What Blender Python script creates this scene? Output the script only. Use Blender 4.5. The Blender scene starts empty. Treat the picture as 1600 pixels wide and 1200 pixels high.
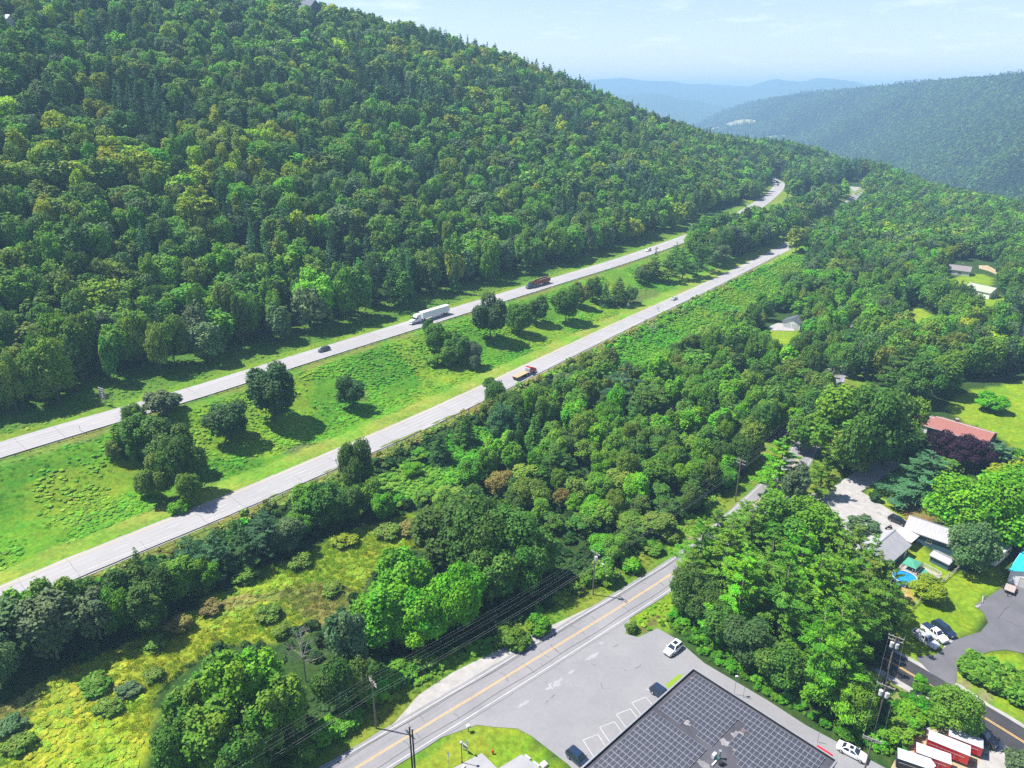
import bpy, bmesh, math, random
import numpy as np
from mathutils import Vector, Matrix
from mathutils.bvhtree import BVHTree
scene = bpy.context.scene
R = math.radians
# ------------------------------------------------------------------ camera, sky, sun, exposure
CZ = 103.0                      # height of the drone above the local road
FPX, HORY = 1110.0, 148.0       # focal length and horizon row of the 1600 x 1200 photograph
PITCH = math.atan((600 - HORY) / FPX)
cam_d = bpy.data.cameras.new('camera'); cam = bpy.data.objects.new('camera', cam_d)
scene.collection.objects.link(cam); scene.camera = cam
cam_d.sensor_width = 36; cam_d.lens = FPX / 1600 * 36; cam_d.clip_start = 1; cam_d.clip_end = 60000
cam.location = (0, 0, CZ); cam.rotation_euler = (math.pi / 2 - PITCH, 0, 0)
HAZE_D = 0.00022
SUN_EL, SUN_AZ = R(59), R(-76)  # azimuth from +Y, clockwise
world = bpy.data.worlds.new('World'); scene.world = world; world.use_nodes = True
wt = world.node_tree; wt.nodes.clear()
sky = wt.nodes.new('ShaderNodeTexSky'); sky.sky_type = 'NISHITA'; sky.sun_disc = False
sky.sun_elevation = SUN_EL; sky.sun_rotation = SUN_AZ; sky.altitude = 300
sky.air_density = 1.0; sky.dust_density = 0.25; sky.ozone_density = 2.0
bg = wt.nodes.new('ShaderNodeBackground'); bg.inputs[1].default_value = 0.08
wo = wt.nodes.new('ShaderNodeOutputWorld')
# thin high cloud wisps low over the horizon
tc = wt.nodes.new('ShaderNodeTexCoord'); mp = wt.nodes.new('ShaderNodeMapping'); mp.inputs['Scale'].default_value = (5, 5, 26)
nz = wt.nodes.new('ShaderNodeTexNoise'); nz.inputs['Scale'].default_value = 2.2; nz.inputs['Detail'].default_value = 7; nz.inputs['Roughness'].default_value = .62
cr = wt.nodes.new('ShaderNodeValToRGB'); cr.color_ramp.elements[0].position = .54; cr.color_ramp.elements[1].position = .76
cr.color_ramp.elements[1].color = (.42, .42, .42, 1)
mx = wt.nodes.new('ShaderNodeMix'); mx.data_type = 'RGBA'; mx.inputs[7].default_value = (8.2, 8.4, 8.8, 1)
L = wt.links.new
L(tc.outputs['Generated'], mp.inputs[0]); L(mp.outputs[0], nz.inputs['Vector']); L(nz.outputs['Fac'], cr.inputs[0])
tn = wt.nodes.new('ShaderNodeMix'); tn.data_type = 'RGBA'; tn.blend_type = 'MULTIPLY'; tn.inputs[0].default_value = 1; tn.inputs[7].default_value = (1.08, .955, 1.03, 1)
L(sky.outputs[0], tn.inputs[6]); L(cr.outputs[0], mx.inputs[0]); L(tn.outputs[2], mx.inputs[6]); L(mx.outputs[2], bg.inputs[0]); L(bg.outputs[0], wo.inputs[0])
to_sun = Vector((math.sin(SUN_AZ) * math.cos(SUN_EL), math.cos(SUN_AZ) * math.cos(SUN_EL), math.sin(SUN_EL)))
sd = bpy.data.lights.new('sun', 'SUN'); sd.energy = 4.6; sd.angle = R(.53); sd.color = (1, .955, .88)
so = bpy.data.objects.new('sun', sd); scene.collection.objects.link(so)
so.rotation_mode = 'QUATERNION'; so.rotation_quaternion = to_sun.to_track_quat('Z', 'Y'); so.location = (-300, 100, 700)
scene.view_settings.view_transform = 'Standard'; scene.view_settings.look = 'None'
scene.view_settings.exposure = 1.17; scene.view_settings.gamma = 1
cy = scene.cycles
cy.max_bounces = 7; cy.diffuse_bounces = 4; cy.glossy_bounces = 2; cy.transmission_bounces = 2; cy.transparent_max_bounces = 4; cy.volume_bounces = 0
cy.use_denoising = False; cy.sample_clamp_indirect = 4
try: cy.denoiser = 'OPENIMAGEDENOISE'; cy.denoising_prefilter = 'ACCURATE'
except Exception: pass
cy.use_adaptive_sampling = False

cp, sp = math.cos(PITCH), math.sin(PITCH)
def ray(px, py):
    u = (px - 800) / FPX; v = (600 - py) / FPX
    return Vector((u, cp + v * sp, -sp + v * cp))
def W(px, py, z=0.):             # pixel -> point on the level plane z
    r = ray(px, py); k = (z - CZ) / r.z
    return Vector((r.x * k, r.y * k, z))
def proj(p):
    q = np.asarray(p, float) - np.array([0, 0, CZ])
    d = q[..., 1] * cp - q[..., 2] * sp; v = q[..., 1] * sp + q[..., 2] * cp
    return 800 + FPX * q[..., 0] / d, 600 - FPX * v / d, d
# ------------------------------------------------------------------ helpers
def link(o, parent=None):
    scene.collection.objects.link(o)
    if parent is not None: o.parent = parent
    return o
def tag(o, label=None, cat=None, group=None, kind=None):
    if label: o['label'] = label
    if cat: o['category'] = cat
    if group: o['group'] = group
    if kind: o['kind'] = kind
    return o
def empty(name, loc, rz=0, label=None, cat=None, group=None, scale=None):
    o = bpy.data.objects.new(name, None); link(o); o.location = loc; o.rotation_euler = (0, 0, rz)
    o.empty_display_size = .5
    if scale is not None: o.scale = scale
    return tag(o, label, cat, group)
class MB:                         # collects shapes, then becomes ONE mesh object
    def __init__(s): s.v = []; s.f = []; s.mi = []; s.cur = 0
    def add(s, vs, fs):
        b = len(s.v); s.v += [tuple(v) for v in vs]; s.f += [tuple(i + b for i in f) for f in fs]; s.mi += [s.cur] * len(fs); return s
    def box(s, c, d, rz=0, ry=0, rx=0, taper=1.):
        x, y, z = d[0] / 2, d[1] / 2, d[2] / 2
        m = Matrix.Translation(c) @ Matrix.Rotation(rz, 4, 'Z') @ Matrix.Rotation(ry, 4, 'Y') @ Matrix.Rotation(rx, 4, 'X')
        t = taper
        vs = [(-x, -y, -z), (x, -y, -z), (x, y, -z), (-x, y, -z), (-x * t, -y * t, z), (x * t, -y * t, z), (x * t, y * t, z), (-x * t, y * t, z)]
        return s.add([m @ Vector(v) for v in vs], [(3, 2, 1, 0), (4, 5, 6, 7), (0, 1, 5, 4), (1, 2, 6, 5), (2, 3, 7, 6), (3, 0, 4, 7)])
    def quad(s, *p): return s.add(p, [tuple(range(len(p)))])
    def loft(s, rings, cap=True):
        n = len(rings[0]); vs = [v for r in rings for v in r]; fs = []
        for i in range(len(rings) - 1):
            for j in range(n):
                k = (j + 1) % n; fs.append((i * n + j, i * n + k, (i + 1) * n + k, (i + 1) * n + j))
        if cap: fs += [tuple(range(n))[::-1], tuple(range((len(rings) - 1) * n, len(rings) * n))]
        return s.add(vs, fs)
    def cyl(s, a, b, r, r2=None, n=10):
        a, b = Vector(a), Vector(b); d = (b - a).normalized(); r2 = r if r2 is None else r2
        u = d.orthogonal().normalized(); w = d.cross(u)
        rg = lambda p, q: [p + (u * math.cos(2 * math.pi * i / n) + w * math.sin(2 * math.pi * i / n)) * q for i in range(n)]
        return s.loft([rg(a, r), rg(b, r2)])
    def tube(s, pts, r, n=6):
        pts = [Vector(p) for p in pts]; rings = []
        for i, p in enumerate(pts):
            d = (pts[min(i + 1, len(pts) - 1)] - pts[max(i - 1, 0)]).normalized()
            u = d.cross(Vector((0, 0, 1)))
            u = Vector((1, 0, 0)) if u.length < 1e-3 else u.normalized(); w = d.cross(u)
            rr = r[i] if isinstance(r, (list, tuple)) else r
            rings.append([p + (u * math.cos(2 * math.pi * k / n) + w * math.sin(2 * math.pi * k / n)) * rr for k in range(n)])
        return s.loft(rings)
    def sphere(s, c, r, n=10, sq=(1, 1, 1)):
        rings = []
        for i in range(n // 2 + 1):
            a = math.pi * i / (n // 2); rr = max(math.sin(a), .02)
            rings.append([Vector(c) + Vector((r * sq[0] * rr * math.cos(2 * math.pi * k / n), r * sq[1] * rr * math.sin(2 * math.pi * k / n), -r * sq[2] * math.cos(a))) for k in range(n)])
        return s.loft(rings)
    def prism(s, poly, y0, y1):    # (x, z) outline extruded along y
        return s.loft([[Vector((x, y0, z)) for x, z in poly], [Vector((x, y1, z)) for x, z in poly]])
    def build(s, name, mat, parent=None, smooth=False, bevel=0):
        me = bpy.data.meshes.new(name); me.from_pydata(s.v, [], s.f)
        for m in (mat if isinstance(mat, (list, tuple)) else [mat]): me.materials.append(m)
        bm = bmesh.new(); bm.from_mesh(me)
        for f, i in zip(bm.faces, s.mi): f.material_index = i
        bmesh.ops.recalc_face_normals(bm, faces=bm.faces[:])
        if bevel: bmesh.ops.bevel(bm, geom=[e for e in bm.edges if len(e.link_faces) == 2 and e.calc_face_angle(0) > .5], offset=bevel, segments=2, affect='EDGES', clamp_overlap=True)
        bm.to_mesh(me); bm.free()
        if smooth:
            me.polygons.foreach_set('use_smooth', [True] * len(me.polygons))
            me.set_sharp_from_angle(angle=R(38))
        return link(bpy.data.objects.new(name, me), parent)
def node_mat(name):
    m = bpy.data.materials.new(name); m.use_nodes = True; nt = m.node_tree; nt.nodes.clear()
    return m, nt, nt.nodes.new('ShaderNodeOutputMaterial')
def rgba(c): return (c[0], c[1], c[2], 1)
def mat(name, c1, c2=None, scale=2., rough=.7, metal=0, coat=0, detail=5, bump=0, coord='Object', stretch=(1, 1, 1), spec=.4, fine=0):
    """noise-mottled surface between two real base colours"""
    m, nt, out = node_mat(name); N, K = nt.nodes.new, nt.links.new
    b = N('ShaderNodeBsdfPrincipled'); K(b.outputs[0], out.inputs[0])
    b.inputs['Roughness'].default_value = rough; b.inputs['Metallic'].default_value = metal; b.inputs['Coat Weight'].default_value = coat
    b.inputs['Specular IOR Level'].default_value = spec
    if c2 is None: c2 = tuple(x * .86 for x in c1)
    if coord == 'pos': g = N('ShaderNodeNewGeometry'); src = g.outputs['Position']
    else: g = N('ShaderNodeTexCoord'); src = g.outputs['Object']
    mpn = N('ShaderNodeMapping'); mpn.inputs['Scale'].default_value = stretch; K(src, mpn.inputs[0])
    n = N('ShaderNodeTexNoise'); n.inputs['Scale'].default_value = scale; n.inputs['Detail'].default_value = detail; n.inputs['Roughness'].default_value = .65
    K(mpn.outputs[0], n.inputs['Vector'])
    r = N('ShaderNodeValToRGB'); r.color_ramp.elements[0].position = .33; r.color_ramp.elements[1].position = .67
    r.color_ramp.elements[0].color = rgba(c1); r.color_ramp.elements[1].color = rgba(c2); K(n.outputs['Fac'], r.inputs[0])
    col = r.outputs[0]
    if fine:
        n2 = N('ShaderNodeTexNoise'); n2.inputs['Scale'].default_value = scale * 14; n2.inputs['Detail'].default_value = 3; K(mpn.outputs[0], n2.inputs['Vector'])
        mr = N('ShaderNodeMapRange'); mr.inputs[3].default_value = 1 - fine; mr.inputs[4].default_value = 1 + fine; K(n2.outputs['Fac'], mr.inputs[0])
        vm = N('ShaderNodeVectorMath'); vm.operation = 'SCALE'; K(col, vm.inputs[0]); K(mr.outputs[0], vm.inputs['Scale']); col = vm.outputs[0]
    K(col, b.inputs['Base Color'])
    if bump:
        bp = N('ShaderNodeBump'); bp.inputs['Strength'].default_value = bump; bp.inputs['Distance'].default_value = .1
        K(n.outputs['Fac'], bp.inputs['Height']); K(bp.outputs[0], b.inputs['Normal'])
    return m
M = {}
M['white_paint'] = mat('white_paint', (.78, .78, .77), (.70, .70, .69), rough=.35, coat=.5)
M['silver_paint'] = mat('silver_paint', (.62, .63, .64), (.56, .57, .58), rough=.35, metal=.3, coat=.5)
M['black_paint'] = mat('black_paint', (.012, .013, .015), (.02, .02, .022), rough=.25, coat=.8)
M['navy_paint'] = mat('navy_paint', (.010, .022, .05), (.014, .03, .065), rough=.25, coat=.8)
M['grey_paint'] = mat('grey_paint', (.05, .055, .065), (.06, .065, .075), rough=.3, coat=.6)
M['red_paint'] = mat('red_paint', (.52, .012, .02), (.45, .012, .018), rough=.35, coat=.5)
M['glass'] = mat('glass', (.012, .022, .035), (.02, .035, .05), rough=.06, spec=.8)
M['tyre'] = mat('tyre', (.018, .018, .018), (.03, .03, .03), rough=.9)
M['rim'] = mat('rim', (.5, .5, .52), rough=.35, metal=.7)
M['trim'] = mat('trim', (.02, .02, .022), rough=.6)
M['lens'] = mat('lens', (.75, .78, .8), rough=.15)
M['tail'] = mat('tail', (.4, .01, .01), rough=.25)
M['steel'] = mat('steel', (.36, .37, .38), (.28, .29, .30), scale=1.2, rough=.5, metal=.5)
M['rust'] = mat('rust', (.30, .095, .045), (.20, .06, .03), scale=1.2, rough=.8)
M['rail'] = mat('rail', (.13, .135, .14), (.09, .09, .095), scale=1.2, rough=.55, metal=.3); M['rail_post'] = mat('rail_post', (.09, .075, .065), (.13, .11, .1), scale=3, rough=.9); M['tan'] = mat('tan', (.42, .30, .16), (.34, .25, .14), scale=1, rough=.8)
M['yellow'] = mat('yellow', (.70, .42, .10), (.6, .36, .09), rough=.6)
M['wood_pole'] = mat('wood_pole', (.13, .095, .07), (.20, .16, .13), scale=3, rough=.9, stretch=(6, 6, .5))
M['grey_wood'] = mat('grey_wood', (.36, .33, .30), (.26, .23, .2), scale=3, rough=.9, stretch=(4, 4, 1))
M['bark'] = mat('bark', (.10, .08, .065), (.17, .145, .125), scale=2.5, rough=.95, stretch=(4, 4, .7), bump=.4)
M['pale_bark'] = mat('pale_bark', (.40, .37, .33), (.24, .22, .2), scale=3, rough=.9, stretch=(1, 1, 3))
M['cable'] = mat('cable', (.34, .34, .35), rough=.6)
M['insulator'] = mat('insulator', (.55, .55, .56), rough=.4)
M['white_flat'] = mat('white_flat', (.50, .50, .50), (.42, .42, .425), rough=.7)
M['asphalt_highway'] = mat('asphalt_highway', (.272, .265, .266), (.322, .312, .308), scale=.06, rough=.9, coord='pos', fine=.08, spec=.2)
M['asphalt_local'] = mat('asphalt_local', (.19, .189, .198), (.235, .23, .236), scale=.12, rough=.9, coord='pos', fine=.08, spec=.2)
M['asphalt_lot'] = mat('asphalt_lot', (.195, .195, .205), (.23, .228, .235), scale=.10, rough=.9, coord='pos', fine=.10, spec=.2)
M['asphalt_new'] = mat('asphalt_new', (.035, .035, .038), (.052, .052, .056), scale=.25, rough=.85, coord='pos', fine=.1, spec=.25)
M['asphalt_drive'] = mat('asphalt_drive', (.10, .10, .112), (.135, .133, .145), scale=.16, rough=.9, coord='pos', fine=.1, spec=.2)
M['gravel'] = mat('gravel', (.27, .26, .25), (.36, .345, .33), scale=.5, rough=.95, coord='pos', fine=.18, spec=.1)
M['dirt'] = mat('dirt', (.30, .235, .15), (.40, .33, .2), scale=.4, rough=.95, coord='pos', fine=.15, spec=.1)
M['concrete'] = mat('concrete', (.25, .25, .265), (.30, .295, .30), scale=.5, rough=.9, fine=.06)
M['line_white'] = mat('line_white', (.50, .50, .50), (.36, .36, .36), scale=.8, rough=.8, coord='pos', fine=.1)
M['line_yellow'] = mat('line_yellow', (.62, .40, .12), (.55, .36, .14), scale=.8, rough=.8, coord='pos', fine=.1)
M['track'] = mat('track', (.250, .244, .246), (.286, .279, .277), scale=.1, rough=.85, coord='pos', fine=.06, stretch=(1, 1, 1)); M['joint'] = mat('joint', (.12, .12, .125), (.17, .165, .17), scale=1, rough=.9, coord='pos')
M['tar'] = mat('tar', (.05, .05, .055), (.075, .075, .08), scale=1, rough=.6, coord='pos')
# ------------------------------------------------------------------ terrain
AZ = R(40); DS = np.array([math.sin(AZ), math.cos(AZ)]); DN = np.array([-math.cos(AZ), math.sin(AZ)])
def sm(a, b, x): k = np.clip((x - a) / (b - a), 0, 1); return k * k * (3 - 2 * k)
rng = np.random.default_rng(7)
_pk = rng.uniform(-1, 1, (24, 2)); _ph = rng.uniform(0, 6.28, 24)
def wob(x, y, wl):                 # smooth rolling noise, about -1..1
    r = 0
    for (a, b), p in zip(_pk[:12], _ph[:12]): r = r + np.sin((a * x + b * y) * 6.28 / wl + p)
    return r / 4.5
_tb = np.array([(-2000, 0), (118, 0), (140, .4), (153.5, 4), (167, 4.2), (175, 3.2), (190, 5.2), (208, 11.6), (212, 12), (227, 12.2), (237, 12.6), (250, 14), (9000, 14)], float)
_edge0 = W(1600, 318, 16); _edge1 = W(1190, 252, 16)
_ed = np.array([_edge1.x - _edge0.x, _edge1.y - _edge0.y]); _ed /= np.linalg.norm(_ed); _en = np.array([_ed[1], -_ed[0]])
def height(x, y):
    x = np.asarray(x, float); y = np.asarray(y, float)
    s = x * DS[0] + y * DS[1]; t = x * DN[0] + y * DN[1]
    z = np.interp(t, _tb[:, 0], _tb[:, 1])
    t0 = 250 + 42 * sm(560, 820, s)
    cap = np.interp(s, [-400, 250, 325, 400, 475, 560, 643, 737, 808, 900, 1100, 1500], [190, 172, 160, 154, 144, 125, 99, 55, 38, 24, 8, 0])
    u = np.maximum(t - t0, 0)
    rise = .50 * u - 60 * .5 * (1 - np.exp(-u / 120)) * .35
    rise = rise + 3.5 * wob(x, y, 260) * sm(10, 90, u) + 1.5 * wob(y, x, 90) * sm(10, 90, u)
    k = 16.
    a, b = rise, cap
    hmin = np.clip(.5 + .5 * (b - a) / k, 0, 1); soft = b * (1 - hmin) + a * hmin - k * hmin * (1 - hmin)
    z = z + np.where(u > 0, np.maximum(soft * sm(0, 25, u), 0), 0)
    z = z + .8 * wob(x, y, 150) * sm(0, 60, 110 - t) * sm(30, 120, np.hypot(x - 60, y - 110))
    e = (x - _edge0.x) * _en[0] + (y - _edge0.y) * _en[1]
    z = z - 150 * sm(-20, 650, e)
    z = z - 110 * sm(1150, 1900, s) * sm(-100, 200, -e)
    return z
def grid_mesh(name, xs, ys, f, m):
    X, Y = np.meshgrid(xs, ys); Z = f(X, Y); nx, ny = len(xs), len(ys)
    v = np.stack([X, Y, Z], -1).reshape(-1, 3); i = np.arange(nx * ny).reshape(ny, nx)
    fc = np.stack([i[:-1, :-1], i[:-1, 1:], i[1:, 1:], i[1:, :-1]], -1).reshape(-1, 4)
    return raw_mesh(name, v, fc, m)
def raw_mesh(name, v, fc, m, smooth=True):
    me = bpy.data.meshes.new(name); k = fc.shape[1]
    me.vertices.add(len(v)); me.vertices.foreach_set('co', np.asarray(v, np.float32).ravel())
    me.loops.add(fc.size); me.loops.foreach_set('vertex_index', fc.ravel().astype(np.int32))
    me.polygons.add(len(fc)); me.polygons.foreach_set('loop_start', np.arange(0, fc.size, k, dtype=np.int32))
    if smooth: me.polygons.foreach_set('use_smooth', np.ones(len(fc), bool))
    me.update(calc_edges=True)
    if m: me.materials.append(m)
    return me
def grow(a, b, st, g):             # coordinates from a towards b with growing step
    r = []; x = a; d = st
    while (x < b) if b > a else (x > b):
        d *= g; x += d if b > a else -d; r.append(x)
    return r
xs = np.array(sorted(grow(-190, -900, 3, 1.06)) + list(np.arange(-190, 230.1, 2.5)) + grow(230, 1100, 2.8, 1.03))
ys = np.array(list(np.arange(20, 380.1, 2.5)) + grow(380, 2000, 2.6, 1.022))
GX, GY = np.meshgrid(xs, ys); GZ = height(GX, GY)
gv = np.stack([GX, GY, GZ], -1).reshape(-1, 3); gi = np.arange(GX.size).reshape(GX.shape)
gf = np.stack([gi[:-1, :-1], gi[:-1, 1:], gi[1:, 1:], gi[1:, :-1]], -1).reshape(-1, 4)
bvh_ground = BVHTree.FromPolygons([tuple(p) for p in gv.tolist()], gf.tolist())
def zat(x, y):
    h = bvh_ground.ray_cast(Vector((x, y, 600)), Vector((0, 0, -1)))
    return h[0].z if h[0] else float(height(x, y))
def P(px, py, dz=0.):              # pixel -> point on the ground
    h = bvh_ground.ray_cast(Vector((0, 0, CZ)), ray(px, py).normalized())
    return (h[0] + Vector((0, 0, dz))) if h[0] else W(px, py, 0)
def PW(poly): return np.array([P(*q)[:2] for q in poly])
def inside(poly, x, y):
    x = np.asarray(x); y = np.asarray(y); r = np.zeros(x.shape, bool); n = len(poly)
    for i in range(n):
        (x0, y0), (x1, y1) = poly[i], poly[(i + 1) % n]
        c = ((y0 > y) != (y1 > y)) & (x < (x1 - x0) * (y - y0) / (y1 - y0 + 1e-12) + x0); r ^= c
    return r
def poly_dist(line, x, y):         # distance to a polyline
    d = np.full(np.shape(x), 1e9)
    for (ax, ay), (bx, by) in zip(line[:-1], line[1:]):
        vx, vy = bx - ax, by - ay; k = np.clip(((x - ax) * vx + (y - ay) * vy) / (vx * vx + vy * vy + 1e-9), 0, 1)
        d = np.minimum(d, np.hypot(x - ax - k * vx, y - ay - k * vy))
    return d
def spline(pts, step=2.5):         # Catmull-Rom through 2D points, resampled evenly
    p = np.array(pts, float)[:, :2]; p = np.vstack([2 * p[0] - p[1], p, 2 * p[-1] - p[-2]]); o = []
    for i in range(1, len(p) - 2):
        for k in np.linspace(0, 1, 24, endpoint=False):
            a, b, c, d = p[i - 1], p[i], p[i + 1], p[i + 2]
            o.append(.5 * (2 * b + (c - a) * k + (2 * a - 5 * b + 4 * c - d) * k * k + (3 * b - a - 3 * c + d) * k ** 3))
    o.append(p[-2]); o = np.array(o); L_ = np.r_[0, np.cumsum(np.hypot(*np.diff(o, axis=0).T))]
    q = np.arange(0, L_[-1], step)
    return np.stack([np.interp(q, L_, o[:, 0]), np.interp(q, L_, o[:, 1])], 1)
def smooth_line(l, it):
    l = l.copy()
    for _ in range(it): l[1:-1] = .25 * l[:-2] + .5 * l[1:-1] + .25 * l[2:]
    return l
def normals2(l):
    d = np.gradient(l, axis=0); d /= np.linalg.norm(d, axis=1)[:, None]
    return np.stack([-d[:, 1], d[:, 0]], 1)     # left of travel
def strip(name, l, offs, dz, m, parent=None, jag=None):   # a sheet along a line, draped on the ground
    n = normals2(l); v = []; k = len(offs); rr = random.Random(len(l))
    for i, (p, q) in enumerate(zip(l, n)):
        for j, o in enumerate(offs):
            if jag and j in (0, k - 1): o = o + rr.uniform(-jag, jag)
            x, y = p + q * o; v.append((x, y, zat(x, y) + dz))
    f = [(i * k + j, i * k + j + 1, (i + 1) * k + j + 1, (i + 1) * k + j) for i in range(len(l) - 1) for j in range(k - 1)]
    mb = MB(); mb.add(v, f); return mb.build(name, m, parent, smooth=True)
def sheet(name, poly, dz, m, parent=None, res=3.):   # a filled outline draped on the ground
    bm = bmesh.new(); vs = [bm.verts.new((x, y, 0)) for x, y in poly]; bm.faces.new(vs)
    bmesh.ops.triangulate(bm, faces=bm.faces[:])
    for _ in range(5):
        es = [e for e in bm.edges if e.calc_length() > res * 2]
        if not es: break
        bmesh.ops.subdivide_edges(bm, edges=es, cuts=1); bmesh.ops.triangulate(bm, faces=bm.faces[:])
    for v in bm.verts: v.co.z = zat(v.co.x, v.co.y) + dz
    bmesh.ops.recalc_face_normals(bm, faces=bm.faces[:])
    me = bpy.data.meshes.new(name); bm.to_mesh(me); bm.free(); me.materials.append(m)
    if me.polygons and me.polygons[0].normal.z < 0: me.flip_normals()
    return link(bpy.data.objects.new(name, me), parent)
def structure(o): o['kind'] = 'structure'; return o
def heading(a, b): return math.atan2(b[1] - a[1], b[0] - a[0])
# ------------------------------------------------------------------ road lines
low_l = smooth_line(spline([tuple(np.array(P(0, 937)[:2]) - 160 * DS)] + [P(*q)[:2] for q in [(0, 937), (150, 873), (295, 816), (560, 702), (700, 640), (1000, 496), (1120, 440), (1240, 381), (1292, 350), (1325, 322), (1341, 303), (1336, 292)]]), 60)
up_l = smooth_line(spline([tuple(np.array(P(0, 704)[:2]) - 160 * DS)] + [P(*q)[:2] for q in [(0, 704), (290, 619), (440, 571), (600, 522), (850, 445), (980, 405), (1100, 362), (1150, 340), (1196, 312), (1217, 292), (1214, 281), (1203, 272)]]), 60)
loc_l = smooth_line(spline([P(*q)[:2] for q in [(380, 1310), (560, 1198), (800, 1052.5), (1050, 897), (1112, 850), (1175, 793), (1218, 752), (1248, 718), (1262, 688), (1280, 645), (1304, 590), (1324, 550), (1336, 520), (1350, 480)]]), 8)
new_l = smooth_line(spline([P(*q)[:2] for q in [(1118, 862), (1200, 915), (1290, 972), (1355, 1013), (1463, 1077), (1512, 1106), (1600, 1160), (1760, 1262)]]), 6)
lawn_red = PW([(1478, 632), (1515, 612), (1600, 592), (1700, 610), (1700, 730), (1600, 720), (1570, 690), (1500, 655)])
lawn_front = PW([(1326, 783), (1378, 753), (1404, 742), (1500, 770), (1490, 812), (1440, 815), (1380, 806)])
lawn_pool = PW([(1405, 880), (1420, 845), (1440, 840), (1475, 880), (1520, 905), (1575, 880), (1578, 917), (1525, 948), (1545, 970), (1535, 988), (1490, 1003), (1434, 1029), (1385, 1024), (1370, 1000), (1395, 960)])
lawn_hedge = PW([(1494, 1050), (1512, 1032), (1545, 1018), (1575, 1014), (1610, 1024), (1640, 1100), (1620, 1125), (1500, 1068)])
lawn_island = PW([(628, 1207), (680, 1172), (733, 1138.5), (745, 1134), (770, 1136.5), (809, 1139.5), (830, 1151), (889, 1196), (915, 1230), (700, 1290), (560, 1255)])
lawn_wedge = PW([(977, 975), (1056, 918), (1075, 930), (1052, 965), (1027, 981), (997, 995), (978, 990)])
lawn_far1 = PW([(1480, 440), (1500, 428), (1540, 428), (1552, 440), (1530, 455), (1495, 458)])
lawn_far2 = PW([(1505, 470), (1545, 458), (1575, 466), (1570, 498), (1535, 505), (1505, 488)])
lawn_garage = PW([(1196, 514), (1246, 515), (1250, 552), (1225, 562), (1198, 535)])
lawn_far3 = PW([(1403, 478), (1440, 482), (1468, 500), (1468, 528), (1430, 520), (1405, 500)])
lawn_slope = PW([(1395, 700), (1460, 745), (1440, 790), (1400, 770)])
meadow = PW([(0, 1230), (0, 1090), (140, 1030), (260, 975), (330, 930), (430, 880), (560, 825), (680, 795), (720, 850), (620, 860), (560, 930), (500, 970), (440, 1000), (330, 1015), (240, 1095), (210, 1230)])
meadow_bright = PW([(0, 1260), (0, 1150), (90, 1130), (160, 1100), (235, 1095), (240, 1180), (190, 1260)])
slope_weeds = PW([(900, 585), (960, 545), (1060, 495), (1240, 400), (1262, 385), (1275, 415), (1200, 470), (1150, 500), (1095, 530), (1050, 560), (1015, 585), (985, 595), (930, 570)])
slope_low = PW([(560, 760), (740, 665), (770, 670), (770, 700), (740, 740), (690, 780), (610, 800), (560, 800)])
dirt_patch = PW([(1404, 918), (1420, 920), (1432, 928), (1428, 938), (1412, 934), (1402, 926)])
soil_front = PW([(1400, 795), (1420, 780), (1460, 775), (1480, 790), (1470, 815), (1430, 812)])
ditch = PW([(995, 985), (1060, 944), (1062, 952), (1010, 985)])
clear_polys = [lawn_red, lawn_front, lawn_pool, lawn_hedge, lawn_island, lawn_wedge, lawn_far1, lawn_far2, lawn_garage, lawn_far3]
tx = lambda x, y: (x * DS[0] + y * DS[1], x * DN[0] + y * DN[1])
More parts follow.
